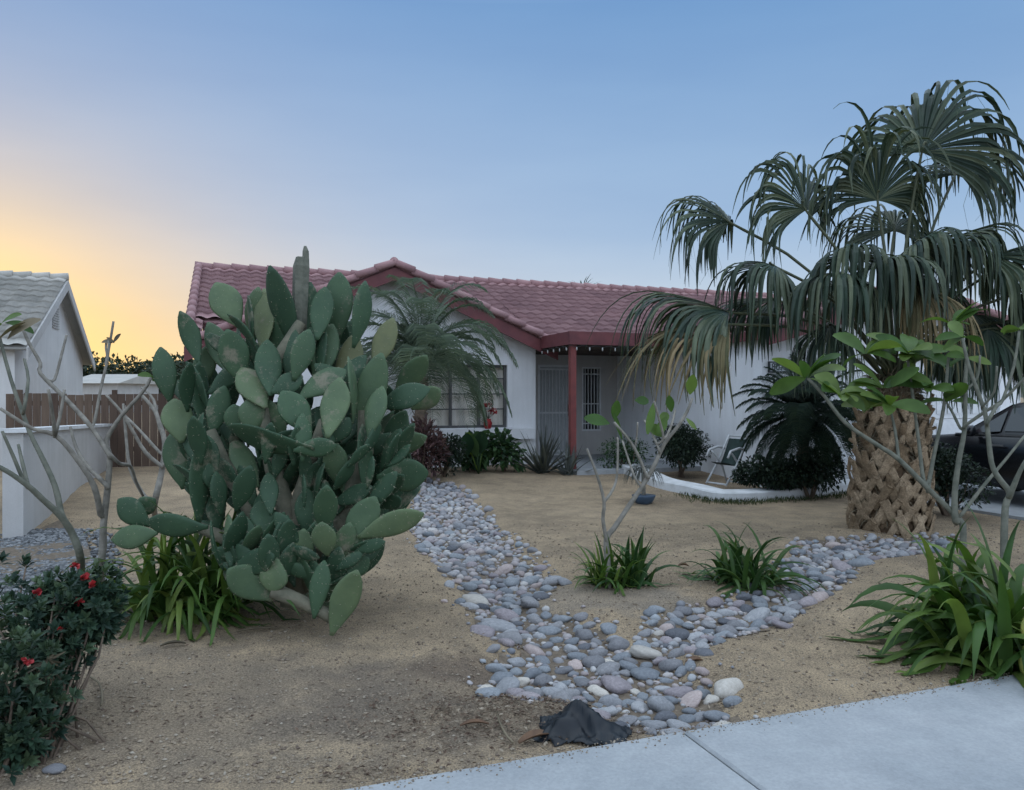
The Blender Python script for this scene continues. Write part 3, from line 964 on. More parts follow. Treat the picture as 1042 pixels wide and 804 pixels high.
# main roof: ridge along a at b=4
MR, MS = 4.42, .395
eb = -.38
sl = V((0, 0, 0)) + W * (4 - eb) + V((0, 0, MS * (4 - eb)))
tile_patch(g, H(.0, eb, MR - MS * (4 - eb)), U, sl.normalized(), AR + .35, sl.length)
sl2 = W * (4 - .22) + V((0, 0, MS * (4 - .22)))
tile_patch(g, H(-6.50, .22, MR - MS * (4 - .22)), U, sl2.normalized(), 6.49, sl2.length)
sl3 = W * (.2 - eb) + V((0, 0, MS * (.2 - eb)))
tile_patch(g, H(-6.50, eb, MR - MS * (4 - eb)), U, sl3.normalized(), .2, sl3.length)
sb = -W * (8.4 - 4) + V((0, 0, MS * 4.4))
tile_patch(g, H(-6.50, 8.4, MR - MS * 4.4), U, sb.normalized(), AR + .35 + 6.50, sb.length)
g.build('main_roof', M['tile'], house)
g = MB(); ridge_caps(g, H(-6.58, 4, MR + .05), H(AR + .4, 4, MR + .05)); ridge_caps(g, H(-6.50, eb - .02, MR - MS * (4 - eb) + .07), H(-6.50, 4, MR + .07), .09)
g.build('ridge_tile', M['tile'], house)
g = MB()
for (b0, b1) in ((eb, 4), (8.4, 4)):
    z0 = MR - MS * abs(4 - b0)
    g.prism([H(-6.54, b0, z0 - .25), H(-6.54, b1, MR - .25), H(-6.54, b1, MR - .03), H(-6.54, b0, z0 - .03)], -U * .035)
g.hbox(-6.54, AL + .2, eb - .04, eb - .005, 2.42, 2.66)
g.build('side_fascia', M['fascia'], house, sm=False)

# front gable roof
ob = -.42
g = MB()
for sgn in (-1, 1):
    half = 2.98 + .32 if sgn > 0 else 3.3 + .30
    sv = -U * sgn * half + V((0, 0, GSL * half))
    tile_patch(g, H(RA + sgn * half, ob, RZ - GSL * half), W, sv.normalized(), 3.4 - ob, sv.length)
g.build('gable_roof', M['tile'], house)
g = MB()
ridge_caps(g, H(RA, ob + .02, RZ + .035), H(RA, 3.3, RZ + .035), .08)
for sgn in (-1, 1):
    half = 2.98 + .32 if sgn > 0 else 3.6
    ridge_caps(g, H(RA + sgn * half, ob - .03, RZ - GSL * half + .03), H(RA, ob - .03, RZ + .03), .075)
g.build('ridge_tile', M['tile'], house)
g = MB()
for sgn in (-1, 1):
    half = 2.98 + .32 if sgn > 0 else 3.6
    z0 = RZ - GSL * half
    g.prism([H(RA + sgn * half, ob, z0 - .30), H(RA, ob, RZ - .30), H(RA, ob, RZ - .04), H(RA + sgn * half, ob, z0 - .04)], W * .04)
    g.prism([H(RA + sgn * half, ob + .04, z0 - .15), H(RA, ob + .04, RZ - .15), H(RA, ob + .04, RZ - .09), H(RA + sgn * half, ob + .04, z0 - .09)], W * .37)
g.build('gable_fascia', M['fascia'], house, sm=False)

# garage roof
g = MB()
for sgn in (-1, 1):
    half = (AR - GA) / 2 + .16
    sv = -U * sgn * half + V((0, 0, GSP * half))
    tile_patch(g, H(GRA + sgn * half, GB - .4, GRZ - GSP * half), W, sv.normalized(), 4.0 - GB, sv.length)
g.build('garage_roof', M['tile'], house)
g = MB()
ridge_caps(g, H(GRA, GB - .38, GRZ + .035), H(GRA, 3.0, GRZ + .035), .08)
for sgn in (-1, 1):
    half = (AR - GA) / 2 + .16
    ridge_caps(g, H(GRA + sgn * half, GB - .43, GRZ - GSP * half + .045), H(GRA, GB - .43, GRZ + .03), .075)
g.build('ridge_tile', M['tile'], house)
g = MB()
for sgn in (-1, 1):
    half = (AR - GA) / 2 + .16
    z0 = GRZ - GSP * half
    g.prism([H(GRA + sgn * half, GB - .4, z0 - .28), H(GRA, GB - .4, GRZ - .28), H(GRA, GB - .4, GRZ - .04), H(GRA + sgn * half, GB - .4, z0 - .04)], W * .04)
g.hbox(GA - .165, GA - .13, GB - .36, .2, 2.52, 2.68)
g.build('garage_fascia', M['fascia'], house, sm=False)

# string of small lights under the porch fascia
sl_ = thing('string_lights', H(1.2, -1.84, 2.5), 'string of small pale bulbs hanging below the porch fascia', 'string lights')
pts = []
for i in range(15):
    pts.append(H(-.06, -.35 - 1.45 * i / 5, 2.50) if i < 5 else H(-.06 + (i - 5) * .26, -1.84, 2.50))
g = MB()
cp = []
for i in range(14):
    p, q = pts[i], pts[i + 1]
    cp += [p, (p + q) / 2 - V((0, 0, .03))]
cp.append(pts[-1])
g.tube(cp, .006, 5); g.build('cord', M['black_wire'], sl_)
for i in range(14):
    p = cp[i * 2 + 1]
    g = MB(); g.tube([p, p - V((0, 0, .02)), p - V((0, 0, .045)), p - V((0, 0, .065))], [.007, .013, .014, .005], 8); g.build('bulb', M['bulb'], sl_)

# number plaque on the garage front
sg = thing('house_number_sign', H(GA + .36, GB - .03, 2.1), 'dark framed house number plaque on the white garage wall', 'sign')
za, zb, sa, sb_ = 1.98, 2.17, GA + .12, GA + .56
g = MB(); g.hbox(sa, sb_, GB - .03, GB - .003, za, zb); g.build('frame', M['sign_dark'], sg, sm=False)
g = MB(); g.hbox(sa + .03, sb_ - .02, GB - .036, GB - .031, za + .025, zb - .025); g.build('face', M['sign_pale'], sg, sm=False)
fc = bpy.data.curves.new('digits', 'FONT'); fc.body = '8077'; fc.size = .17; fc.extrude = .003; fc.align_x = 'CENTER'; fc.align_y = 'CENTER'
fc.space_character = 1.05
ft = bpy.data.objects.new('digits_curve', fc); COL.objects.link(ft)
bpy.context.view_layer.update()
fm = bpy.data.meshes.new_from_object(ft.evaluated_get(bpy.context.evaluated_depsgraph_get()))
bpy.data.objects.remove(ft); fm.materials.clear(); fm.materials.append(M['sign_dark'])
fo = bpy.data.objects.new('digits', fm); COL.objects.link(fo); fo.parent = sg
fo.location = H((sa + sb_) / 2, GB - .040, (za + zb) / 2) - V(sg.location)
fo.rotation_euler = (R(90), 0, TH)

# red vase of flowers on the sill
vb = H(-1.05, -.085, WZ0 - .02)
vz = thing('flower_vase', vb, 'small red vase with red flowers on the window sill', 'vase')
g = MB(); g.tube([vb, vb + V((0, 0, .04)), vb + V((0, 0, .12)), vb + V((0, 0, .17)), vb + V((0, 0, .2))], [.05, .075, .085, .06, .068], 14); g.build('vase', M['red'], vz)
for i in range(8):
    top = vb + V((random.gauss(0, .14), random.gauss(0, .04), .40 + random.gauss(0, .04)))
    g = MB(); g.tube([vb + V((0, 0, .19)), (vb + top) / 2 + V((0, 0, .1)), top], .005, 4); g.build('stem', M['petiole'], vz)
    g = MB(); vs_, fs_ = [top], []
    for j in range(12):
        d = V((random.gauss(0, 1), random.gauss(-.4, .8), random.gauss(.3, .7))).normalized(); x = d.orthogonal().normalized() * .02; l = random.uniform(.04, .07); o_ = len(vs_)
        vs_ += [top + d * l * .7 + x, top + d * l, top + d * l * .7 - x]; fs_ += [(0, o_, o_ + 1), (0, o_ + 1, o_ + 2)]
    g.add(vs_, fs_); g.build('flower', M['red'], vz, sm=False)

# ------------------------------------------------------------------ neighbour, walls, fence
nb = thing('neighbour_house', H(-9.8, 6.65, .1), 'neighbouring white gabled house with grey tile roof beyond the block wall', 'house')
NA, NR, NE = -9.8, 4.4, 2.62
g = MB()
g.hbox(NA - TK, NA, 2.9, 10.4, -.2, NE)
g.prism([H(NA - TK, 2.9, NE), H(NA - TK, 10.4, NE), H(NA - TK, 6.65, NR - .1)], U * TK)
g.hbox(NA - 14, NA - TK, 2.9, 3.06, -.2, NE - .05)
g.build('wall', M['stucco_n'], nb, sm=False)
g = MB()
for sgn in (-1, 1):
    half = 4.0
    sv = -W * sgn * half + V((0, 0, (NR - NE + .1) / 4 * half))
    O = H(NA + .25, 6.65 + sgn * half, NE - .1)
    tile_patch(g, O, -U, sv.normalized(), 14.2, sv.length, .3, .36)
g.build('roof', M['tile_n'], nb)
g = MB(); ridge_caps(g, H(NA + .28, 6.65, NR + .04), H(NA - 14, 6.65, NR + .04)); g.build('ridge_tile', M['tile_n'], nb)
g = MB()
for sgn in (-1, 1):
    g.prism([H(NA + .25, 6.65 + sgn * 4, NE - .33), H(NA + .25, 6.65, NR - .26), H(NA + .25, 6.65, NR - .02), H(NA + .25, 6.65 + sgn * 4, NE - .1)], U * .035)
g.build('fascia', M['block'], nb, sm=False)
g = MB()
for i in range(9):
    g.hbox(NA + .003, NA + .03, 6.3 + .0, 7.0, 3.2 + i * .06, 3.2 + i * .06 + .035)
g.build('gable_vent', M['block'], nb, sm=False)

bwl = thing('block_wall', H(-8.1, -1.4, 0), 'low grey stuccoed block wall with pale cap running to the fence', 'wall')
g = MB()
def zt(b): return 1.18 + (1.0 - 1.18) * (b + 4.75) / 6.7
g.box8([H(-8.2, -4.75, -.2), H(-8.0, -4.75, -.2), H(-8.0, 1.9, -.2), H(-8.2, 1.9, -.2), H(-8.2, -4.75, zt(-4.75)), H(-8.0, -4.75, zt(-4.75)), H(-8.0, 1.9, zt(1.9)), H(-8.2, 1.9, zt(1.9))])
g.build('wall', M['block'], bwl, sm=False)
g = MB()
g.box8([H(-8.24, -4.8, zt(-4.8) + .002), H(-7.96, -4.8, zt(-4.8) + .002), H(-7.96, 1.93, zt(1.93) + .002), H(-8.24, 1.93, zt(1.93) + .002),
        H(-8.24, -4.8, zt(-4.8) + .05), H(-7.96, -4.8, zt(-4.8) + .05), H(-7.96, 1.93, zt(1.93) + .05), H(-8.24, 1.93, zt(1.93) + .05)])
g.build('cap', M['curbwhite'], bwl, sm=False)
wf = thing('wooden_fence', H(-8, 2.1, .2), 'weathered brown wooden board fence between the two houses', 'fence')
g = MB()
a = -9.75
while a < AL - .15:
    h = 1.62 + random.uniform(-.02, .02)
    g.hbox(a, a + .135, 2.05, 2.07, .1, h); a += .143
g.build('boards', M['fence'], wf, sm=False)
for z in (.5, 1.4):
    g = MB(); g.hbox(-9.75, AL - .03, 2.073, 2.12, z, z + .09); g.build('rail', M['fence'], wf, sm=False)
for a in (-9.6, -8.0, -6.45):
    g = MB(); g.hbox(a, a + .09, 2.123, 2.21, 0, 1.7); g.build('post', M['fence'], wf, sm=False)

# far background
far = thing('far_house', V((-31, 60, 0)), 'small pale house far off behind the fence', 'house')
g = MB(); fn = lambda a, b, z=0: V((-31 + a, 60 + b, z))
g.hbox(-3, .5, 0, 7, -.2, 2.5, fn); g.build('wall', M['block'], far, sm=False)
g = MB(); g.prism([fn(-3.4, -.6, 2.5), fn(-3.4, 7.6, 2.5), fn(-3.4, 3.5, 3.3)], V((4.3, 0, 0))); g.build('roof', M['tile_n'], far, sm=False)
def shrub(name, c, rad, n, L, m, label, cat, group=None, lobes=6, wfac=.5, stem=True, up=.0, mst='bark_br', zmin=None):
    t = thing(name, V((c[0], c[1], gz(c[0], c[1]) if abs(c[0]) < 40 else 0)), label, cat, group)
    g = MB()
    c = V(c)
    lb = []
    for i in range(lobes):
        d = V((random.gauss(0, 1), random.gauss(0, 1), random.gauss(0, .8))).normalized()
        lb.append((c + V((d.x * rad[0] * .5, d.y * rad[1] * .5, d.z * rad[2] * .5)), random.uniform(.5, .72)))
    for i in range(n):
        q, s = random.choice(lb)
        d = V((random.gauss(0, 1), random.gauss(0, 1), random.gauss(0, 1))).normalized()
        rr = random.random() ** .35
        p = q + V((d.x * rad[0] * s * rr, d.y * rad[1] * s * rr, d.z * rad[2] * s * rr))
        if zmin is not None and p.z < zmin: p.z = zmin + random.random() * .1
        dd = d + V((random.gauss(0, .6), random.gauss(0, .6), random.gauss(0, .6) + up))
        l = L * random.uniform(.6, 1.3)
        g.leaf(p, dd, V((random.gauss(0, .6), random.gauss(0, .6), 1)), l, l * wfac, .3, .15)
    g.build('foliage', m, t, sm=False)
    if stem:
        g = MB()
        base = V(t.location)
        for q, s in lb:
            b0 = base + V((random.gauss(0, .05) * rad[0], random.gauss(0, .05) * rad[1], -.03))
            md = (b0 + q) / 2 + V((random.gauss(0, .08) * rad[0], random.gauss(0, .08) * rad[1], 0))
            r = .035 * rad[2] + .006
            g.tube([b0, md, q], [r, r * .7, r * .3], 6)
        g.build('stem', M[mst], t)
    return t
for i, (px, Y, h, rx, lab) in enumerate([(70, 95, 5.6, 6, 'distant dark tree beside the neighbouring gable'), (92, 110, 6.6, 7, 'distant round tree left of the dead cactus stalk'), (120, 120, 6.4, 8, 'distant dark tree behind the dead stalk'),
                                   (150, 100, 5.6, 7, 'distant low tree right of the stalk'), (175, 115, 6.4, 8, 'distant tree just left of the big cactus'), (195, 105, 6.0, 7, 'distant tree behind the left edge of the cactus')]):
    p = P(px, 402, Y)
    shrub('distant_tree', (p.x, p.y, h * .62), (rx, rx * .8, h * .55), 1500, .8, M['far_tree'], lab, 'tree', 'far trees along the horizon', 7)
# low hills at the horizon
g = MB()
n = 120
vs, fs = [], []
for i in range(n + 1):
    an = R(-80) + R(160) * i / n
    hh = 9 + 8 * noise.noise(V((i * .09, 2, 0))) + 3 * noise.noise(V((i * .4, 5, 0)))
    for (r, z) in ((500, -2), (620, max(3, hh)), (800, -2)):
        vs.append((math.sin(an) * r, math.cos(an) * r, z))
for i in range(n):
    for k_ in range(2):
        o = i * 3 + k_
        fs.append((o, o + 3, o + 4, o + 1))
g.add(vs, fs, .5)
tag(g.build('hills', M['hill']), kind='structure')

# ------------------------------------------------------------------ planter, chair, shrubs by the house
cpx = [(632, 481), (652, 490), (668, 497), (703, 505), (729, 511), (767, 511), (819, 507), (853, 503), (880, 499)]
cp = [G(*q) for q in cpx]
pts = []
for i in range(len(cp) - 1):
    for j in range(4):
        t = j / 4
        p0, p1, p2, p3 = cp[max(0, i - 1)], cp[i], cp[i + 1], cp[min(len(cp) - 1, i + 2)]
        pts.append(.5 * ((2 * p1) + (p2 - p0) * t + (2 * p0 - 5 * p1 + 4 * p2 - p3) * t * t + (3 * p1 - p0 - 3 * p2 + p3) * t ** 3))
pts.append(cp[-1])
pb = thing('planter_border', pts[len(pts) // 2], 'curved white painted concrete border of the planting bed', 'garden border')
g = MB()
vs, fs = [], []
for i, p in enumerate(pts):
    t = (pts[min(i + 1, len(pts) - 1)] - pts[max(i - 1, 0)]); t.z = 0; t.normalize()
    nn = V((-t.y, t.x, 0))
    zb = gbase(p.x, p.y)
    for (o_, z_) in ((0, -.1), (0.01, .13), (.03, .15), (.30, .16), (.33, .13), (.33, -.1)):
        vs.append(V((p.x, p.y, 0)) + nn * o_ + V((0, 0, zb + z_ + .008 * noise.noise(V((p.x * 2, p.y * 2, o_))))))
for i in range(len(pts) - 1):
    for k_ in range(5):
        o = i * 6 + k_
        fs.append((o, o + 6, o + 7, o + 1))
fs += [(0, 1, 2, 3, 4, 5), tuple((len(pts) - 1) * 6 + q for q in range(5, -1, -1))]
g.add(vs, fs)
g.build('border', M['curbwhite'], pb, sm=False)
# bed soil and grass edge
g = MB()
for i in range(1500):
    j = random.randrange(len(pts) // 2 - 4, len(pts))
    p = pts[j] + V((random.gauss(0, .15), random.uniform(-.28, .03), 0))
    p.z = gz(p.x, p.y)
    d = V((random.gauss(0, .4), random.gauss(0, .4), 1))
    g.leaf(p, d, V((random.gauss(0, 1), random.gauss(0, 1), 0)), random.uniform(.04, .1), .012)
tag(g.build('short_grass', M['grass'], sm=False), 'thin short grass along the foot of the white border', 'grass', kind='stuff')

shrub('round_shrub', (3.02, 13.9, .56), (.50, .44, .50), 6500, .055, M['shrub_d'], 'dark rounded shrub in the bed left of the folding chair', 'shrub', zmin=.2)
shrub('low_shrub', (2.15, 14.6, .50), (.5, .4, .38), 1500, .06, M['shrub_g'], 'low green shrub by the porch behind the thin plumeria', 'shrub', zmin=.2)
shrub('spreading_shrub', (3.98, 12.05, .38), (.55, .38, .28), 4200, .07, M['shrub_d'], 'low dark spreading shrub right of the chair in the bed', 'shrub', zmin=.15)
shrub('bushy_shrub', (4.62, 11.98, .52), (.5, .3, .42), 2600, .07, M['shrub_d'], 'bushy dark shrub under the dark date palm', 'shrub', zmin=.15)
shrub('hedge_shrub', (5.75, 10.3, .45), (.5, .5, .48), 2800, .07, M['shrub_d'], 'dark leafy shrub between the fan palm trunk and the black car', 'shrub', zmin=.1)

# folding garden chair
cb = V((3.50, 12.6, .16))
ch = thing('garden_chair', cb, 'white framed folding garden chair with green sling in the bed', 'chair')
fx = (-U * .95 - W * .15).normalized(); fy = V((-fx.y, fx.x, 0))
def CH(x, y, z): return cb + (fx * x + fy * y) * .85 + V((0, 0, z * .88))
for s in (-1, 1):
    y = s * .26
    g = MB()
    g.tube([CH(.30, y, 0), CH(.05, y, .33), CH(-.12, y, .60), CH(-.30, y, .88)], .017, 7)
    g.build('side_frame', M['chair_metal'], ch)
    g = MB(); g.tube([CH(-.22, y * .94, 0), CH(-.10, y * .94, .3), CH(.12, y * .94, .56), CH(.18, y * .94, .60)], .017, 7); g.build('leg', M['chair_metal'], ch)
    g = MB(); g.tube([CH(-.20, y * 1.08, .63), CH(-.02, y * 1.08, .67), CH(.2, y * 1.08, .62), CH(.27, y * 1.08, .5)], .02, 7); g.build('armrest', M['chair_metal'], ch)
for (x, z) in ((.28, .02), (-.21, .02), (-.30, .87)):
    g = MB(); g.tube([CH(x, -.25, z), CH(x, .25, z)], .015, 7); g.build('crossbar', M['chair_metal'], ch)
g = MB()
sp = [(.20, .40), (.08, .36), (-.05, .37), (-.10, .45), (-.18, .62), (-.27, .82)]
vs, fs = [], []
for (x, z) in sp:
    vs += [CH(x, -.235, z), CH(x, .235, z), CH(x - .01, -.235, z - .012), CH(x - .01, .235, z - .012)]
for i in range(len(sp) - 1):
    o = i * 4
    fs += [(o, o + 1, o + 5, o + 4), (o + 3, o + 2, o + 6, o + 7), (o + 2, o, o + 4, o + 6), (o + 1, o + 3, o + 7, o + 5)]
g.add(vs, fs); g.build('sling', M['chair_sling'], ch)

# ------------------------------------------------------------------ feather palms
def feather(mb, p0, d0, L, droop, n=34, ll=.22, lw=.014, sag=1.0):
    pts = [p0]; d = d0.normalized(); N = 14
    for i in range(N):
        d = (d + V((0, 0, -droop * (.03 + .10 * (i / N)))) ).normalized()
        pts.append(pts[-1] + d * L / N)
    mb.tube(pts, [.010 * (1 - .8 * i / N) for i in range(N + 1)], 4, .4)
    for k_ in range(n):
        t = .12 + .88 * (k_ + random.random() * .4) / n
        f = t * N; i = min(N - 1, int(f)); q = pts[i].lerp(pts[i + 1], f - i)
        tg = (pts[i + 1] - pts[i]).normalized()
        sd_ = tg.cross(V((0, 0, 1)))
        sd_ = sd_.normalized() if sd_.length > .05 else V((1, 0, 0))
        l = ll * math.sin(math.pi * min(.97, .18 + .8 * t)) ** .6 * random.uniform(.85, 1.1)
        for s in (-1, 1):
            dd = (sd_ * s * .9 + tg * .55 + V((0, 0, random.uniform(0, .25)))).normalized()
            a = q; b = q + dd * l * .5; d2 = (dd + V((0, 0, -sag))).normalized(); c_ = b + d2 * l * .5
            mb.strap([a, b, c_], [lw, lw, .002], tg, .3, None)
def feather_palm(name, base, zc, n, L, m, label, seed, droop=1.4, rt=.07, ll=.24, elev=(10, 80), old=None):
    rr = random.Random(seed)
    t = thing(name, base, label, 'palm')
    g = MB()
    ctr = V((base.x, base.y, zc))
    N = 10
    g.tube([base - V((0, 0, .05))] + [base.lerp(ctr, (i + 1) / N) + V((rr.gauss(0, .006), rr.gauss(0, .006), 0)) for i in range(N)],
           [rt * (1.15 if i % 2 else .95) for i in range(N + 1)], 10)
    for i in range(70):
        z = base.z + (zc - base.z) * rr.uniform(.1, 1); an = rr.uniform(0, 6.28)
        o_ = V((math.cos(an), math.sin(an), 0))
        p = V((base.x, base.y, z)) + o_ * rt * .9
        g.bar(p, p + o_ * .05 + V((0, 0, .09)), .045, .015, o_)
    g.build('trunk', M['bark_br'], t)
    for i in range(n):
        az = 6.283 * (i * .382) + rr.uniform(-.3, .3); el = R(elev[0] + (elev[1] - elev[0]) * ((i + .5) / n) + rr.uniform(-8, 8))
        d = V((math.cos(az) * math.cos(el), math.sin(az) * math.cos(el), math.sin(el)))
        if name == 'dark_date_palm' and d.y > .45: continue
        g = MB(); feather(g, ctr + V((d.x, d.y, 0)) * .04, d, L * rr.uniform(.85, 1.1), droop, 46, ll, .016)
        g.build('frond', m, t, sm=False)
    return t
pp = P(428, 402, 13.3); pp.z = gz(pp.x, pp.y)
feather_palm('date_palm', pp, 2.25, 58, 1.95, M['date'], 'pale green feathery date palm in front of the gable window', 3, 2.3, .10, .42, (-5, 80))
pp = P(818, 402, 12.3); pp.z = .12
feather_palm('dark_date_palm', pp, 1.28, 96, 1.12, M['date_d'], 'dark feathery date palm in the bed left of the fan palm trunk', 5, 1.3, .08, .32, (-55, 82))

# plants at the foot of the front wall
shrub('bronze_shrub', (pp.x * 0 + P(430, 402, 13.0).x, 13.0, .72), (.42, .38, .55), 1500, .13, M['maroon'], 'bronze red leafy shrub at the far end of the stone stream', 'shrub', wfac=.28, up=.5, zmin=.2)
shrub('green_shrub', (P(452, 402, 13.4).x, 13.4, .62), (.33, .3, .38), 1100, .08, M['shrub_d'], 'dark leafy shrub right of the bronze shrub under the window', 'shrub', zmin=.2)
shrub('leafy_shrub', (P(480, 402, 14.2).x, 14.2, .62), (.36, .3, .38), 420, .18, M['shrub_g'], 'green broad leaved shrub below the window sill', 'shrub', wfac=.55, zmin=.22)
shrub('broadleaf_shrub', (P(512, 402, 14.3).x, 14.3, .58), (.36, .3, .36), 450, .16, M['shrub_g'], 'dense green shrub below the right end of the sill', 'shrub', wfac=.5, zmin=.22)
base = V((P(487, 402, 13.9).x, 13.9, gz(P(487, 402, 13.9).x, 13.9)))
t = thing('large_leaf_plant', base, 'plant with big upright bright green leaves under the window', 'plant')
def broadleaf(mb, p, d, nrm, L, w, droop=.3, val=None):
    pts, ws = [], []
    q = V(p); d = d.normalized(); N = 8
    for i in range(N + 1):
        s = i / N
        pts.append(V(q)); ws.append(max(.002, w * (math.sin(math.pi * (s * .93 + .03) ** 1.15)) ** .8))
        d = (d + V((0, 0, -droop / N))).normalized(); q = q + d * L / N
    side = d.cross(nrm)
    mb.strap(pts, ws, nrm, .25, val, side if side.length > .05 else None)
for i in range(6):
    an = R(-100) + random.uniform(-1.1, 1.1)
    d = V((math.cos(an) * .25, math.sin(an) * .25, 1))
    g = MB(); q = base + V((random.gauss(0, .1), random.gauss(0, .06), .25 + random.random() * .15))
    broadleaf(g, q, d, V((random.gauss(0, .3), -1, .3)), .42, .26, .35); g.tube([base, (base + q) / 2, q], .012, 5)
    g.build('leaf', M['lime'] if i < 2 else M['shrub_g'], t)

def strap_plant(name, base, n, L, wd, m, label, seed, droop=1.5, el=(25, 85), az=(0, 360), sp=.05, cat='plant', stiff=1.0, fold=.35, lift=0.0):
    rr = random.Random(seed)
    g = MB()
    for i in range(n):
        a = R(rr.uniform(*az)); e = R(rr.uniform(*el))
        d = V((math.cos(a) * math.cos(e), math.sin(a) * math.cos(e), math.sin(e)))
        q = base + V((rr.gauss(0, sp), rr.gauss(0, sp), -.01))
        l = L * rr.uniform(.65, 1.15); N = 10; dr = droop * rr.uniform(.6, 1.3)
        pts, ws = [], []
        for j in range(N + 1):
            s = j / N
            pts.append(V(q)); ws.append(wd * (1 - s ** 3.0) * (.65 + .35 * min(1, s * 4)) + .001)
            d = (d + V((0, 0, -dr * (.3 + 1.6 * s) / N))).normalized()
            q = q + d * l / N
            gz_ = gz(q.x, q.y) + .01
            if q.x * W.x + q.y * W.y < 3.16: gz_ = .058
            if q.z < gz_: q.z = gz_ + rr.random() * .015
        sd_ = V((-math.sin(a), math.cos(a), rr.gauss(0, .35)))
        g.strap(pts, ws, V((0, 0, 1)), fold, rr.random(), sd_)
    o = g.build(name, m, loc=base)
    return tag(o, label, cat)
def GB_(px, py):
    p = G(px, py); p.z = gz(p.x, p.y); return p
strap_plant('agave', GB_(552, 481), 60, .85, .05, M['agave'], 'grey green spiky agave in front of the porch post', 21, .35, (25, 88), cat='agave', fold=.5)
strap_plant('spiky_plant', GB_(578, 483), 34, .6, .045, M['agave'], 'smaller grey spiky rosette at the foot of the porch post', 22, .5, (20, 80), cat='agave', fold=.5)
strap_plant('lily_plant', GB_(608, 597) + V((.05, 0, 0)), 60, .42, .034, M['strap_b'], 'small bright strap leaved lily at the thin plumeria trunk', 23, 1.7, (20, 85), sp=.07)
strap_plant('strappy_lily', GB_(643, 595), 60, .48, .042, M['strap'], 'dark strap leaved lily just right of the thin plumeria trunk', 27, 1.4, (25, 85), sp=.06)
strap_plant('strap_leaf_plant', GB_(757, 593), 120, .56, .044, M['strap'], 'strap leaved plant alone on sand beside the right arm of stones', 24, 1.9, (12, 82), sp=.11)
strap_plant('strap_leaf_clump', GB_(192, 626), 190, .98, .050, M['strap_b'], 'clump of long arching strap leaves at the foot of the big cactus', 25, 2.7, (32, 86), sp=.13)
p = GB_(1012, 668)
strap_plant('strap_leaf_bush', p, 190, .92, .078, M['strap_b'], 'large bush of broad arching strap leaves at the sidewalk corner', 26, 2.6, (20, 86), sp=.16)

# yellowing cactus at the frame's right edge
yb = GB_(1052, 698)
yc = thing('yellow_cactus', yb, 'yellowing small cactus at the sidewalk edge beside the strap bush', 'cactus')
def pad(mb, B, T, wid, th, nrm, bend=0.0):
    B, T = V(B), V(T)
    ax = T - B; L = ax.length; ax.normalize()
    n = (nrm - ax * nrm.dot(ax)).normalized(); sd_ = ax.cross(n)
    N, K = 13, 14
    vs, fs = [], []
    for i in range(N + 1):
        s = i / N
        wv = math.sin(math.pi * min(1, max(0, (s * .965 + .025))) ** 1.28) ** .74
        wv = max(.16 if i == 0 else .02, wv)
        ww = wid / 2 * wv
        tt = th / 2 * max(.35 if i == 0 else .06, wv ** .5 * (1.15 - .45 * s))
        c = B + ax * L * s + n * (bend * L * (s * (1 - s) * 4 - 0) * -.12 + bend * L * .25 * s * s) 
        for k_ in range(K):
            a = 6.2832 * k_ / K
            wob = 1 + .05 * noise.noise(V((s * 5, a, B.x * 9)))
            vs.append(c + sd_ * math.cos(a) * ww * wob + n * math.copysign(abs(math.sin(a)) ** .8, math.sin(a)) * tt)
    for i in range(N):
        for k_ in range(K):
            fs.append((i * K + k_, i * K + (k_ + 1) % K, (i + 1) * K + (k_ + 1) % K, (i + 1) * K + k_))
    fs.append(tuple(range(K))[::-1]); fs.append(tuple(N * K + k_ for k_ in range(K)))
    mb.add(vs, fs, .3)
    oc = [V((1, 0, 0)), V((0, 1, 0)), V((-1, 0, 0)), V((0, -1, 0)), V((0, 0, 1)), V((0, 0, -1))]
    def areole(p, q):
        r = L * .006 + .0009
        mb.add([p + v * r for v in oc] , OCT[1], 1.0)
        if random.random() < .6:
            d_ = (q + V((random.gauss(0, .5), random.gauss(0, .5), random.gauss(0, .5)))).normalized() * .018
            x_ = d_.orthogonal().normalized() * .0011
            mb.add([p - x_, p + x_, p + d_], [(0, 1, 2)], 1.0)
    for i in range(2, N, 2):
        for k_ in range(K):
            p = vs[i * K + k_]
            if random.random() < (.32 if k_ % 7 else .85):
                c = B + ax * L * i / N
                areole(p, (p - c).normalized())
for (b0, t0, wd) in [((0, 0, -.03), (-.02, 0, .24), .13), ((-.02, 0, .2), (.02, .02, .40), .12), ((.03, .02, .1), (.14, .03, .28), .11)]:
    g = MB(); pad(g, yb + V(b0), yb + V(t0), wd, .045, V((-.3, -1, .1))); g.build('cactus_pad', M['cactus_yellow'], yc)

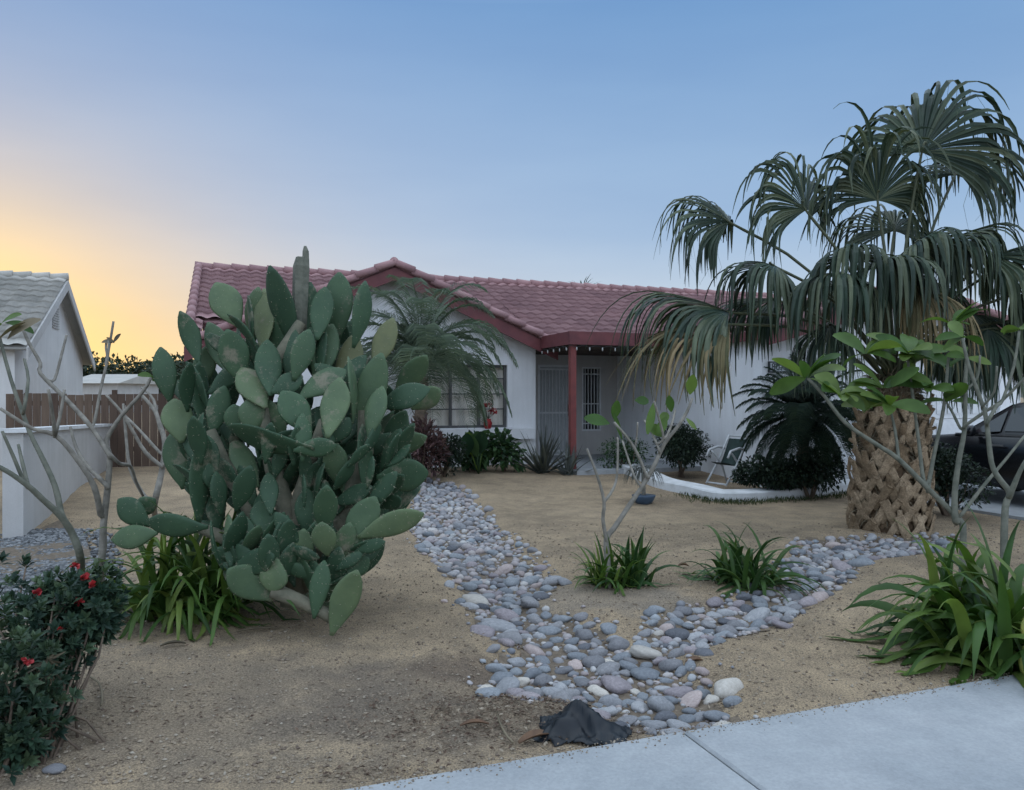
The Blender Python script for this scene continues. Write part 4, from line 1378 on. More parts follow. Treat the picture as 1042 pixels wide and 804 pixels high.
# ------------------------------------------------------------------ prickly pear
def K2(cx, cy): return (100 + .5225 * cx, 240 + .5225 * cy)
cb_ = GB_(300, 622)
pc = thing('prickly_pear', cb_, 'huge prickly pear cactus with broad green pads on the sand', 'cactus')
Y0 = 5.55
pads = [((270, 168), (228, 90), 55, .25), ((192, 235), (164, 148), 36, .3), ((278, 275), (250, 182), 52, .15), ((378, 200), (333, 58), 52, .25), ((400, 200), (412, 92), 46, .3),
        ((468, 178), (468, 70), 52, .35), ((503, 190), (526, 88), 38, .25), ((320, 205), (326, 105), 38, .3), ((428, 192), (442, 100), 42, .2), ((335, 297), (328, 206), 48, -.05),
        ((322, 328), (278, 256), 54, -.1), ((345, 302), (398, 272), 38, -.1), ((385, 268), (412, 182), 42, .0), ((450, 376), (472, 278), 54, -.2), ((495, 345), (495, 235), 30, -.1),
        ((518, 348), (552, 228), 52, .0), ((530, 378), (552, 292), 40, -.1), ((402, 368), (358, 302), 56, -.2), ((388, 408), (246, 382), 42, -.3), ((398, 416), (464, 408), 36, -.35),
        ((398, 422), (400, 345), 34, -.35), ((452, 402), (490, 355), 36, -.25), ((518, 482), (520, 366), 38, -.15), ((562, 415), (640, 390), 40, .1), ((556, 470), (643, 462), 62, -.05),
        ((562, 328), (642, 296), 46, .15), ((618, 332), (668, 298), 38, .3), ((533, 577), (634, 538), 46, -.3), ((558, 526), (592, 510), 28, -.1), ((488, 598), (542, 508), 56, -.3),
        ((440, 572), (445, 486), 42, -.45), ((445, 615), (434, 560), 44, -.5), ((335, 652), (330, 580), 38, -.5), ((346, 640), (337, 694), 50, -.55), ((330, 702), (252, 648), 58, -.45),
        ((424, 722), (440, 632), 36, -.5), ((462, 757), (503, 648), 52, -.5), ((488, 660), (526, 626), 36, -.35), ((198, 528), (206, 388), 52, -.15), ((222, 378), (246, 292), 40, .05),
        ((136, 302), (120, 216), 40, .3), ((160, 388), (148, 316), 54, .2), ((200, 340), (194, 246), 40, .25), ((90, 556), (36, 514), 46, -.1), ((192, 566), (90, 560), 44, -.3),
        ((106, 580), (28, 592), 42, -.2), ((70, 542), (112, 512), 34, .1), ((300, 378), (298, 316), 46, -.05), ((270, 378), (264, 328), 40, .05), ((398, 312), (482, 258), 46, .05),
        ((510, 322), (558, 278), 44, .1), ((410, 572), (405, 492), 46, -.25), ((320, 578), (320, 512), 44, -.2), ((258, 634), (258, 578), 28, -.35), ((480, 300), (500, 190), 46, .3),
        ((360, 250), (355, 150), 46, .35), ((300, 190), (310, 100), 36, .45), ((430, 265), (455, 170), 48, .25), ((200, 440), (175, 340), 46, .15), ((240, 480), (262, 370), 46, .1),
        ((300, 470), (262, 400), 44, .1), ((470, 480), (455, 400), 44, -.1), ((500, 520), (480, 440), 40, -.05), ((560, 420), (600, 340), 44, .2), ((540, 250), (575, 160), 40, .4),
        ((590, 300), (640, 230), 42, .45), ((230, 560), (222, 470), 42, -.1), ((470, 640), (490, 560), 42, -.3), ((395, 640), (400, 570), 40, -.4), ((290, 620), (285, 545), 38, -.3),
        ((250, 250), (215, 170), 42, .4), ((160, 470), (140, 385), 44, .3), ((190, 290), (225, 210), 40, .45), ((350, 400), (330, 320), 44, .1)]
rr = random.Random(4)
for (b, t, wv, dy) in pads[:96]:
    bx, by = K2(*b); tx, ty = K2(*t)
    Y = Y0 + dy * 1.15 + rr.uniform(-.06, .06)
    B = P(bx, by, Y + rr.uniform(-.04, .04)); T = P(tx, ty, Y + rr.uniform(-.12, .12))
    ext = rr.uniform(1.1, 1.28)
    B = T + (B - T) * ext
    L = (T - B).length
    wvis = wv * .5225 * Y / F * 1.12
    wtrue = max(wvis, rr.uniform(.33, .40) * L)
    ps = math.acos(min(1, wvis / wtrue)) * rr.choice((-1, 1)) + rr.uniform(-.45, .45)
    ax = (T - B).normalized()
    n0 = (V((0, 0, CAMZ)) - (B + T) / 2); n0 = (n0 - ax * n0.dot(ax)).normalized()
    n1 = Matrix.Rotation(ps, 3, ax) @ n0
    g = MB(); pad(g, B, T, wtrue, .034, n1, rr.uniform(-.35, .35))
    o = g.build('cactus_pad', M['cactus'], pc)
# the pads deeper inside the plant
SIL = [V(q + (0,)) for q in [(125, 260), (185, 220), (240, 130), (320, 100), (400, 110), (480, 110), (525, 130), (550, 240), (610, 330), (640, 470), (600, 545), (530, 640), (510, 720), (400, 720), (260, 700), (205, 580), (170, 500), (130, 380)]]
fill = MB(); cnt = 0
while cnt < 335:
    x, y = rr.uniform(100, 640), (rr.uniform(60, 720) if cnt < 175 else rr.uniform(400, 735) if cnt < 280 else rr.uniform(600, 745))
    if not inpoly(x, y, SIL): continue
    dx, dy_ = (x - 370) / 330 + rr.gauss(0, .45), -(.95 if y < 560 else .4) + rr.gauss(0, .4)
    m_ = math.hypot(dx, dy_) + 1e-6; l_ = rr.uniform(75, 120) if cnt < 175 else rr.uniform(62, 100)
    x2, y2 = x + dx / m_ * l_, y + dy_ / m_ * l_
    if not inpoly(x2, y2, SIL): continue
    cnt += 1
    Y = Y0 + (rr.uniform(.12, .95) if cnt <= 175 else rr.uniform(-.38, .25) if cnt <= 280 else rr.uniform(-.5, -.2))
    B = P(*K2(x, y), Y); T = P(*K2(x2, y2), Y + rr.uniform(-.15, .15))
    L = (T - B).length
    n1 = V((rr.gauss(0, 1.0), -1, rr.gauss(0, .4)))
    own = cnt > 318; tgt = MB() if own else fill
    pad(tgt, B, T, L * rr.uniform(.34, .43), .032, n1, rr.uniform(-.35, .35))
    if own: tgt.build('cactus_pad', M['cactus'], pc)
fo_ = fill.build('inner_pads', M['cactus'], pc); fo_['kind'] = 'stuff'
# woody trunks
g = MB()
def tr(lst, r0, r1, Y, dy=0):
    n = len(lst)
    g.tube([P(*K2(*q), Y + dy * i / (n - 1)) for i, q in enumerate(lst)], [r0 + (r1 - r0) * i / (n - 1) for i in range(n)], 10)
tr([(380, 720), (382, 610), (365, 530), (340, 450), (325, 380), (320, 310)], .09, .04, 5.5, .1)
tr([(384, 700), (385, 600), (392, 520), (415, 440), (440, 360)], .09, .04, 5.55, .0)
tr([(375, 700), (330, 600), (285, 500), (240, 440), (215, 380)], .09, .05, 5.6, .0)
tr([(390, 690), (440, 600), (490, 520), (520, 420), (520, 340)], .09, .05, 5.55, .0)
tr([(320, 330), (350, 240), (395, 170)], .06, .045, 5.65, .2)
tr([(340, 690), (400, 715), (440, 735), (465, 752)], .05, .035, 5.0)
tr([(330, 640), (250, 590), (190, 565)], .06, .035, 5.4)
g.build('trunk', M['cactus_trunk'], pc)
g = MB()
g.tube([P(*K2(392, 200), 5.9), P(*K2(394, 120), 5.9), P(*K2(396, 60), 5.9), P(*K2(397, 42), 5.9)], [.055, .062, .064, .045], 7)
g.tube([P(*K2(404, 70), 5.9), P(*K2(404, 30), 5.9), P(*K2(403, 20), 5.9)], [.03, .024, .01], 6)
g.build('stump', M['bark_g'], pc, sm=False)

# ------------------------------------------------------------------ plumerias
def smoothline(pts, k_=3):
    out = []
    for i in range(len(pts) - 1):
        p0, p1, p2, p3 = pts[max(0, i - 1)], pts[i], pts[i + 1], pts[min(len(pts) - 1, i + 2)]
        for j in range(k_):
            t = j / k_
            out.append(.5 * ((2 * p1) + (p2 - p0) * t + (2 * p0 - 5 * p1 + 4 * p2 - p3) * t * t + (3 * p1 - p0 - 3 * p2 + p3) * t ** 3))
    out.append(pts[-1])
    return out
def plumeria(name, base, Y, branches, m, label, conv, leaves=(), seed=1, wm='plum'):
    rr = random.Random(seed)
    t = thing(name, base, label, 'plumeria')
    done = []
    for i, (pl, r0, r1, dy) in enumerate(branches):
        n = len(pl)
        pts = [P(*conv(*q), Y + dy[0] + (dy[1] - dy[0]) * j / (n - 1)) for j, q in enumerate(pl)]
        if i == 0: pts.insert(0, V((base.x, base.y, base.z - .05)))
        if i and done:                          # root every branch on the wood it grows from
            near = min(done, key=lambda q: (q - pts[0]).length)
            if (near - pts[0]).length > .01: pts.insert(0, near)
        sp = smoothline(pts)
        done += sp
        k_ = len(sp)
        g = MB(); g.tube(sp, [(r0 + (r1 - r0) * j / (k_ - 1)) * (1 + .10 * noise.noise(V((j * .9, i, seed)))) for j in range(k_)], 8)
        g.build('trunk' if i == 0 else 'branch', m, t)
    for (px, py, dy, n, L, spread, mm) in leaves:
        c = P(*conv(px, py), Y + dy)
        for j in range(n):
            an = rr.uniform(0, 6.28); e = rr.uniform(-.2, 1.0) if spread else .3
            d = V((math.cos(an) * math.cos(e), math.sin(an) * math.cos(e), math.sin(e)))
            g = MB(); l = L * rr.uniform(.7, 1.15)
            broadleaf(g, c + V((rr.gauss(0, .015), rr.gauss(0, .015), 0)), d, V((rr.gauss(0, .5), rr.gauss(0, .5) - .7, .8)), l, l * .40, rr.uniform(.3, 1.1))
            g.build('leaf', M[mm], t)
    return t
c7 = lambda x, y: (.2736 * x, 380 + .2736 * y)
c1 = lambda x, y: (.411 * x, 230 + .411 * y)
b0 = GB_(101, 612)
plumeria('plumeria_tree', b0, 6.0, [
    ([c7(375, 730), c7(383, 640), c7(385, 560), c7(400, 430), c7(408, 310), c7(395, 250), c7(450, 160), c7(530, 70), c7(562, 15)], .034, .012, (0, .1)),
    ([c7(375, 525), c7(350, 420), c7(280, 310), c7(205, 230), c7(120, 205), c7(0, 130)], .026, .012, (0, -.4)),
    ([c7(390, 410), c7(330, 350), c7(285, 280), c7(262, 200)], .02, .012, (0, .25)),
    ([c7(404, 300), c7(340, 200), c7(240, 90), c7(150, 0), c1(100, 340), c1(72, 290), c1(55, 250)], .02, .012, (0, .3)),
    ([c7(205, 230), c7(225, 150), c7(240, 60)], .015, .010, (-.25, -.2)),
    ([c7(205, 230), c7(195, 150), c7(180, 60)], .015, .010, (-.25, -.45)),
    ([c7(408, 300), c7(445, 335), c7(485, 345), c7(505, 400), c7(532, 455)], .016, .010, (0, .4)),
    ([c1(135, 380), c1(152, 320), c1(165, 270)], .013, .009, (.25, .35)),
    ([c1(235, 480), c1(250, 400), c1(266, 330), c1(270, 280)], .013, .010, (.1, .25)),
    ([c1(262, 340), c1(272, 290), c1(281, 236)], .012, .009, (.25, .25)),
    ([c1(265, 320), c1(262, 300), c1(264, 285)], .010, .008, (.25, .3))],
    M['bark'], 'bare silvery plumeria with forked branches in front of the block wall', lambda *a: a,
    [(*c1(283, 290), .25, 3, .10, True, 'wither'), (*c7(562, 15), .1, 3, .14, True, 'plum')], 11)
b0 = GB_(82, 590)
plumeria('plumeria_shrub', b0, 5.7, [
    ([c7(300, 690), c7(270, 600), c7(225, 530), c7(160, 470), c7(100, 415), c7(0, 350), (-30, 468)], .03, .014, (0, -.5)),
    ([c7(228, 520), c7(205, 420), c7(160, 320), c7(120, 240), c7(85, 150), c7(40, 20), c1(0, 280)], .024, .012, (-.05, .3)),
    ([c7(105, 420), c7(85, 340), c7(68, 265)], .016, .010, (-.3, -.15)),
    ([c7(92, 408), c7(50, 310), c7(8, 215)], .016, .010, (-.3, -.4)),
    ([c1(60, 450), c1(70, 380), c1(60, 330)], .014, .010, (.1, .3))],
    M['bark_g'], 'grey green plumeria leaning left over the gravel strip', lambda *a: a,
    [(*c1(2, 280), .3, 4, .30, True, 'wither'), (*c1(5, 240), .35, 3, .22, True, 'plum')], 12)
b0 = GB_(158, 522)
plumeria('bare_plumeria', b0, 8.2, [
    ([c1(382, 690), c1(400, 610), c1(408, 540), c1(395, 490), c1(382, 455), c1(352, 420)], .036, .018, (0, .2)),
    ([c1(405, 595), c1(425, 560), c1(438, 525)], .02, .012, (0, .1)),
    ([c1(400, 595), c1(360, 560), c1(330, 510), c1(300, 460), c1(262, 418)], .024, .012, (0, -.2)),
    ([c1(395, 560), c1(345, 505), c1(310, 470)], .02, .012, (.1, .4)),
    ([c1(395, 500), c1(380, 430), c1(350, 400)], .02, .012, (.1, .3)),
    ([c1(355, 665), c1(322, 600), c1(312, 520), c1(305, 440)], .026, .013, (.2, .4)),
    ([c1(415, 560), c1(440, 500), c1(445, 440)], .018, .012, (.1, .3))],
    M['bark'], 'leafless pale plumeria between the fence and the big cactus', lambda *a: a, [], 13)
# thin plumeria in the middle
c8 = lambda x, y: (580 + .299 * x, 370 + .299 * y)
b0 = GB_(619, 599)
plumeria('thin_plumeria', b0, b0.y, [
    ([c8(130, 700), c8(124, 600), c8(150, 560), c8(190, 500), c8(270, 380), c8(320, 275), c8(370, 210), c8(400, 160), c8(416, 118)], 0.0281, 0.0112, (0, .1)),
    ([c8(125, 605), c8(112, 530), c8(116, 470), c8(92, 380), c8(58, 290)], 0.0187, 0.0094, (0, -.15)),
    ([c8(118, 468), c8(145, 430), c8(160, 380), c8(163, 265), c8(160, 255)], 0.0140, 0.0094, (0, .25)),
    ([c8(262, 385), c8(240, 330), c8(205, 265), c8(150, 200)], 0.0159, 0.0103, (0, -.1)),
    ([c8(302, 290), c8(280, 240), c8(253, 193)], 0.0122, 0.0094, (0, .2)),
    ([c8(318, 255), c8(305, 195), c8(286, 128)], 0.0122, 0.0094, (0, -.15)),
    ([c8(330, 245), c8(348, 200), c8(358, 158)], 0.0122, 0.0094, (0, .15)),
    ([c8(222, 390), c8(200, 330), c8(178, 262)], 0.0112, 0.0084, (.05, .3)),
    ([c8(222, 282), c8(228, 240), c8(230, 200)], 0.0094, 0.0075, (-.05, -.1))],
    M['bark'], 'thin forked plumeria with few leaves in the middle of the yard', lambda *a: a, [], 14)
t = [o for o in bpy.data.objects if o.name == 'thin_plumeria'][0]
for (bx, by, tx, ty, wv) in [(135, 205, 50, 178, 38), (150, 190, 160, 125, 30), (178, 262, 150, 165, 14), (220, 125, 268, 125, 28), (286, 130, 262, 240, 26), (320, 250, 270, 205, 34), (345, 165, 338, 108, 26), (330, 180, 295, 240, 30), (395, 185, 432, 222, 14), (408, 105, 418, 36, 34), (300, 195, 335, 170, 30)]:
    B, T = P(*c8(bx, by), b0.y + .05), P(*c8(tx, ty), b0.y + random.uniform(-.05, .1))
    ax = T - B
    g = MB(); broadleaf(g, B, ax, V((random.gauss(0, .3), -1, .35)), ax.length, wv * .299 * b0.y / F * 1.15, .15)
    g.build('leaf', M['plum'], t)
# right plumeria
cR = lambda x, y: (860 + .286 * x, 330 + .286 * y)
b0 = GB_(978, 600)
YR = b0.y
plumeria('large_plumeria', b0, YR, [
    ([cR(420, 740), cR(400, 690), cR(300, 590), cR(190, 480), cR(100, 420), cR(0, 350), (838, 402), (822, 385)], 0.0289, 0.0136, (0, .2)),
    ([cR(392, 700), cR(390, 600), cR(405, 480), cR(425, 370), cR(428, 200), cR(432, 120)], 0.0306, 0.0136, (0, .15)),
    ([cR(295, 585), cR(315, 470), cR(350, 300), cR(365, 150), cR(380, 0)], 0.0204, 0.0102, (.1, .3)),
    ([cR(280, 560), cR(262, 420), cR(240, 250), cR(220, 110)], 0.0187, 0.0102, (.1, .5)),
    ([cR(190, 475), cR(178, 380), cR(160, 300)], 0.0153, 0.0102, (.15, .3)),
    ([cR(410, 370), cR(385, 320), cR(362, 280)], 0.0136, 0.0093, (.1, .2)),
    ([cR(428, 360), cR(500, 310), cR(560, 270), cR(640, 190), cR(700, 120)], 0.0153, 0.0102, (.05, -.2)),
    ([cR(420, 670), cR(480, 590), cR(530, 530), cR(580, 470), cR(640, 395)], 0.0170, 0.0102, (0, .3)),
    ([cR(425, 240), cR(470, 190), cR(480, 110)], 0.0119, 0.0085, (.1, .1))],
    M['bark_g'], 'large grey plumeria with leafy tips in front of the fan palm', lambda *a: a,
    [(822, 385, .2, 9, .34, True, 'plum'), (856, 402, .3, 8, .34, True, 'plum'), (*cR(160, 290), .3, 8, .36, True, 'plum'), (*cR(220, 105), .5, 9, .36, True, 'plum'), (*cR(365, 275), .2, 5, .28, True, 'plum'),
     (*cR(380, 0), .3, 6, .26, True, 'plum'), (*cR(432, 120), .15, 5, .22, True, 'plum'), (930, 370, .5, 6, .32, True, 'plum'), (900, 395, .4, 7, .3, True, 'plum'), (880, 360, .5, 7, .34, True, 'plum'), (948, 395, .3, 5, .26, True, 'plum')], 15)
b0 = GB_(1022, 612)
plumeria('forked_plumeria', b0, b0.y, [
    ([cR(565, 800), cR(570, 650), cR(585, 600), cR(545, 545), cR(520, 490), cR(505, 360), cR(490, 290), cR(440, 150), cR(418, 50)], 0.0289, 0.0119, (0, .25)),
    ([cR(588, 605), cR(610, 550), cR(640, 490), cR(700, 400)], 0.0255, 0.0119, (0, -.1)),
    ([cR(508, 345), cR(540, 290), cR(560, 270), cR(600, 150), cR(620, 20)], 0.0153, 0.0102, (.1, .3)),
    ([cR(490, 290), cR(530, 240), cR(540, 150)], 0.0119, 0.0085, (.15, .0))],
    M['bark_g'], 'grey plumeria forking low at the right edge behind the strap bush', lambda *a: a,
    [(*cR(418, 45), .25, 5, .22, True, 'plum'), (*cR(620, 20), .3, 5, .24, True, 'plum')], 16)

# ------------------------------------------------------------------ fan palm
fb = G(902, 543); fb = V((fb.x * 1.045, fb.y * 1.045, 0)); fb.z = gz(fb.x, fb.y) - .03
YF = fb.y
fp = thing('fan_palm', fb, 'big fan palm with drooping leaves and thick trunk of cut leaf bases', 'palm')
top = P(908, 392, YF)
g = MB()
N = 14
g.tube([fb.lerp(top, i / N) for i in range(N + 1)], [(.40 + .09 * (i / N) - .24 * (i / N) ** 1.6) * (1 + .03 * math.sin(i * 2.1)) for i in range(N + 1)], 24)
g.build('trunk', M['fibre'], fp)
rr = random.Random(9)
HT = top.z - fb.z
def trad(h): u_ = max(0, min(1, h / HT)); return .40 + .09 * u_ - .24 * u_ ** 1.6
def tp(h, an, off): 
    c = fb.lerp(top, h / HT)
    return c + V((math.cos(an), math.sin(an), 0)) * (trad(h) + off)
nb_ = 0
for row in range(11):
    h = .06 + row * .13
    na = 11
    for i in range(na):
        an = 6.2832 * (i + .5 * (row % 2)) / na + rr.uniform(-.05, .05)
        # show only what the yard side could see plus margin
        if math.sin(an) > .12 or nb_ >= 98: continue
        nb_ += 1
        g = MB()
        out = V((math.cos(an), math.sin(an), 0))
        rag = row > 6
        for s in (-1, 1):
            if rr.random() < (.5 if rag else .10): continue
            j_ = rr.uniform(-.06, .06); A = tp(h + .13 + rr.uniform(-.03, .03), an + j_, .07 + rr.uniform(-.02, .03)); B = tp(h - .12 + rr.uniform(-.04, .03), an + s * .33 + j_ + rr.uniform(-.05, .05), .025)
            up = out.cross((B - A).normalized())
            md = (A + B) / 2 + out * .02
            hw = rr.uniform(.08, .115)
            E = A + (A - md) * rr.uniform(.1, .7) + out * rr.uniform(-.01, .02)
            g.slab([E, A, md, B], [hw * .95, hw, hw * .95, hw * .8], .020, out)
        A = tp(h + .10, an, .06)
        if rag or rr.random() < .35: g.slab([A, A + out * rr.uniform(.02, .09) + V((rr.gauss(0, .03), 0, rr.uniform(.05, .2)))], [.09, rr.uniform(.05, .08)], .03, out)
        g.build('leaf_base', M['boot'], fp, sm=False)
g = MB()
for i in range(2200):
    h = HT * (rr.uniform(.55, 1.08) if rr.random() < .8 else rr.uniform(.02, .55)); an = rr.uniform(3.0, 6.6)
    p = tp(h, an, .0)
    d = V((math.cos(an) * .6 + rr.gauss(0, .4), math.sin(an) * .6 + rr.gauss(0, .4), rr.gauss(.1, .5)))
    g.strap([p, p + d * .07, p + d * .12 + V((0, 0, -.03))], [.012, .010, .002], V((math.cos(an), math.sin(an), 0)), .2)
g.build('trunk_fibre', M['wither'], fp, sm=False)

def fan_leaf(hub, A, N_, L, spread, droop, m, seed, parent, start, nseg=62, wfac=1.22):
    rr = random.Random(seed)
    A = A.normalized(); N_ = (N_ - A * N_.dot(A)).normalized(); Sd = N_.cross(A)
    g = MB()
    NS = 13
    ld = rr.uniform(.75, 1.15)
    for i in range(nseg):
        ph = R(-spread + 2 * spread * (i + .5) / nseg)
        d = (A * math.cos(ph) + Sd * math.sin(ph)).normalized()
        l = L * (1 - .30 * (abs(ph) / R(spread)) ** 2) * rr.uniform(.75, 1.18)
        ds = R(2 * spread / nseg)
        # a shallow cup across the blade and a random ply
        d = (d - N_ * (.10 + .15 * abs(math.sin(ph))) ).normalized()
        q = V(hub); pts, ws = [], []
        split = rr.uniform(.40, .56)
        dk = rr.uniform(.62, 1.6) * droop * ld
        bendaz = V((rr.gauss(0, .2), rr.gauss(0, .2), 0))
        side = (N_.cross(d)).normalized()
        for j in range(NS + 1):
            s = j / NS
            pts.append(V(q))
            wfu = 1.12 * ds * L * s
            wmax = 1.12 * ds * L * split
            ws.append(max(.002, (wfu if s < split else wmax * max(0, 1 - ((s - split) / (1 - split)) ** 1.6)) * wfac) + .003)
            g_ = .09 * droop if s < .30 else dk * min(1, (s - .30) / .25) * .80
            d = (d + V((0, 0, -g_)) + (bendaz * .3 if s > split else V((0, 0, 0)))).normalized()
            q = q + d * l / NS
        if rr.random() < .07: continue
        if rr.random() < .5:                     # loose thread hanging from the split
            q0 = pts[7]; q1 = q0 + V((rr.gauss(0, .05), rr.gauss(0, .05), -rr.uniform(.1, .3))); q2 = q1 + V((rr.gauss(0, .06), rr.gauss(0, .06), -rr.uniform(.1, .3)))
            g.strap([q0, q1, q2], [.004, .004, .002], N_, .2, .9)
        g.strap(pts, ws, N_, .55 if i % 2 else -.55, rr.random(), side)  # wide random segment tones stand in for light and dark sheen
    fr = g.build('frond', m, parent, sm=False)
    g = MB()
    md = (start + hub) / 2 + V((0, 0, .12 * (hub - start).length))
    g.tube(smoothline([start, md, hub, hub + A * .12], 4), [.022] * 4 + [.018] * 4 + [.013] * 5, 6)
    g.build('petiole', M['petiole'], fr)
    return fr
cr = P(906, 385, YF)
# hub px, hub py, dY, tilt of midrib (px dx, dy), depth of tilt, length, spread, droop, dry
FR = [(938, 155, -.2, .45, 1.0, -.05, 1.75, 95, .68, 0), (1005, 335, -.5, .4, -.1, -1.0, 1.2, 90, 1.1, 0), (1042, 325, -.4, .6, -.1, -.8, 1.25, 90, 1.1, 0), (970, 345, -.5, .1, -.3, -1.0, .95, 85, 1.1, 0), (893, 204, -.1, .02, 1.0, -.30, 1.35, 95, .82, 0), (820, 214, .0, -.38, 1.0, -.25, 1.30, 95, .85, 0),
      (742, 226, .1, -.95, .85, -.15, 1.2, 90, .85, 0), (742, 318, -.25, -1.0, .62, -.2, 1.85, 75, .72, 0), (742, 330, -.4, -1.0, .12, -.45, 1.7, 55, .5, 1),
      (1008, 262, -.5, .75, .55, -.4, 1.4, 100, .95, 0), (900, 268, -.5, -.05, .4, -1.0, 1.3, 95, 1.1, 0), (930, 290, -.6, .25, -.1, -1.0, 1.3, 60, 1.15, 1),
      (852, 280, -.4, -.4, .3, -1.0, 1.35, 95, 1.1, 0), (790, 272, -.1, -.8, .4, -.5, 1.25, 90, 1.0, 0), (960, 248, -.2, .6, .6, -.6, 1.3, 95, 1.0, 0),
      (990, 320, .1, .9, .1, -.3, 1.2, 90, 1.15, 0), (875, 285, .4, -.3, .4, .8, 1.35, 95, 1.0, 0), (940, 285, .5, .5, .4, .8, 1.35, 95, 1.0, 0),
      (1060, 255, -.2, 1.0, .40, -.3, 1.5, 95, .85, 0), (845, 330, -.3, -.5, -.3, -.7, 1.0, 85, 1.15, 0), (955, 340, -.2, .4, -.4, -.7, 1.0, 85, 1.15, 0), (972, 178, .3, .6, 1.0, .3, 1.3, 90, .85, 0),
      (910, 235, .3, .1, .9, .5, 1.3, 95, .9, 0), (868, 262, -.3, -.2, .5, -.9, 1.3, 95, 1.05, 0), (790, 305, .3, -.9, .35, .3, 1.3, 90, 1.0, 0), (930, 252, -.35, .25, .6, -.8, 1.3, 95, 1.0, 0), (1030, 300, -.6, .8, .2, -.5, 1.3, 95, 1.05, 0)]
for i, (px, py, dy, tx, ty, tyy, L, sp, dr, dry) in enumerate(FR):
    hub = P(px, py, YF + dy)
    A = V((tx, tyy, ty)).normalized()
    up = V((0, -.25, 1)) if ty < .8 else V((-tx, -.9, .25))
    an = random.uniform(3.2, 6.2)
    fan_leaf(hub, A, up, L, sp, dr, M['fan_dry'] if dry else M['fan'], 40 + i, fp, cr + V((random.gauss(0, .07), random.gauss(0, .07), random.gauss(0, .05))))

# distant palm beyond the roof
db = P(592, 402, 42); db.z = gbase(db.x, db.y)
dp = thing('distant_palm', db, 'distant palm crown peeking over the roof ridge', 'palm')
tz = P(592, 300, 42)
g = MB(); g.tube([db, tz], [.25, .16], 8); g.build('trunk', M['bark_br'], dp)
g = MB()
for i in range(170):
    d = V((random.gauss(0, 1), random.gauss(0, 1), random.gauss(.5, .6))).normalized()
    l = random.uniform(.7, 1.5)
    g.strap([tz, tz + d * l * .6, tz + d * l - V((0, 0, .25))], [.07, .06, .01], V((0, 0, 1)), .3)
g.build('crown', M['far_tree'], dp, sm=False)

# ------------------------------------------------------------------ red flowered bush at the left
tb = GB_(20, 770)
ct = thing('crown_of_thorns', tb, 'dark green thorny bush with small red flowers at the left corner', 'bush')
rr = random.Random(31)
blobs = [(P(62, 610, 3.95), .15), (P(98, 632, 3.95), .10), (P(40, 640, 3.8), .30), (P(88, 622, 3.9), .17), (P(55, 665, 3.75), .17), (P(20, 735, 3.5), .17), (P(-30, 680, 3.5), .42), (P(20, 710, 3.45), .27), (P(5, 640, 3.9), .35), (P(95, 605, 4.0), .15), (P(-20, 750, 3.3), .3), (P(15, 760, 3.35), .14)]
g = MB()
tw = MB()
tips = []
for i in range(900):
    c, r = rr.choice(blobs)
    d = V((rr.gauss(0, 1), rr.gauss(0, 1), rr.gauss(0, .9))).normalized()
    p = c + d * r * rr.random() ** .4
    if p.z < gz(p.x, p.y) + .03: continue
    ax = (d + V((0, 0, .7)) + V((rr.gauss(0, .3), rr.gauss(0, .3), 0))).normalized()
    x = ax.orthogonal().normalized(); y = ax.cross(x)
    tips.append((p, ax))
    vv_ = min(1, max(0, rr.gauss(.45, .25)))
    for j in range(12):
        an = j * 2.4; e = .15 + j * .09
        dd = (x * math.cos(an) + y * math.sin(an)) * math.cos(e) + ax * math.sin(e)
        l = rr.uniform(.036, .064)
        q = p - ax * .03 * (1 - j / 12)
        g.leaf(q, dd, ax, l, l * .42, .3, .1, min(1, max(0, vv_ + rr.gauss(0, .12))))
    if i % 14 == 0:
        b_ = tb + V((rr.gauss(0, .12), rr.gauss(0, .10), -.02))
        md = b_.lerp(p, .55) + V((rr.gauss(0, .05), rr.gauss(0, .05), .02))
        tw.tube([b_, md, p], [.007, .006, .004], 5)
g.build('foliage', M['thorn'], ct, sm=False)
tw.build('stem', M['bark_br'], ct)
for (px, py, Y, n) in [(38, 604, 3.62, 5), (77, 576, 3.95, 4), (86, 588, 3.9, 6), (95, 596, 3.9, 4), (28, 672, 3.2, 4), (80, 612, 3.85, 3), (100, 614, 3.95, 3), (-6, 620, 3.6, 4), (62, 640, 3.55, 2)]:
    c = P(px, py, Y)
    g = MB()
    vs_, fs_ = [c], []
    for j in range(n * 3):                      # petals that all meet in the head's middle
        d = V((rr.gauss(0, 1), rr.gauss(-.5, .8), rr.gauss(.5, .7))).normalized()
        x = d.orthogonal().normalized() * rr.uniform(.007, .011)
        l = rr.uniform(.016, .032)
        o_ = len(vs_)
        vs_ += [c + d * l * .7 + x, c + d * l, c + d * l * .7 - x]
        fs_ += [(0, o_, o_ + 1), (0, o_ + 1, o_ + 2)]
    g.add(vs_, fs_)
    g.build('flower', M['red'], ct, sm=False)
# dry stalk and straw beside the bush
g = MB()
q = G(45, 665); q = P(48, 672, 3.55)
for i in range(30):
    d = V((rr.gauss(0, .3), rr.gauss(0, .3), rr.gauss(-.6, .4)))
    g.strap([q, q + d * .06, q + d * .12], [.01, .012, .003], V((0, -1, 0)), .3)
g.build('dry_leaf', M['wither'], ct, sm=False)

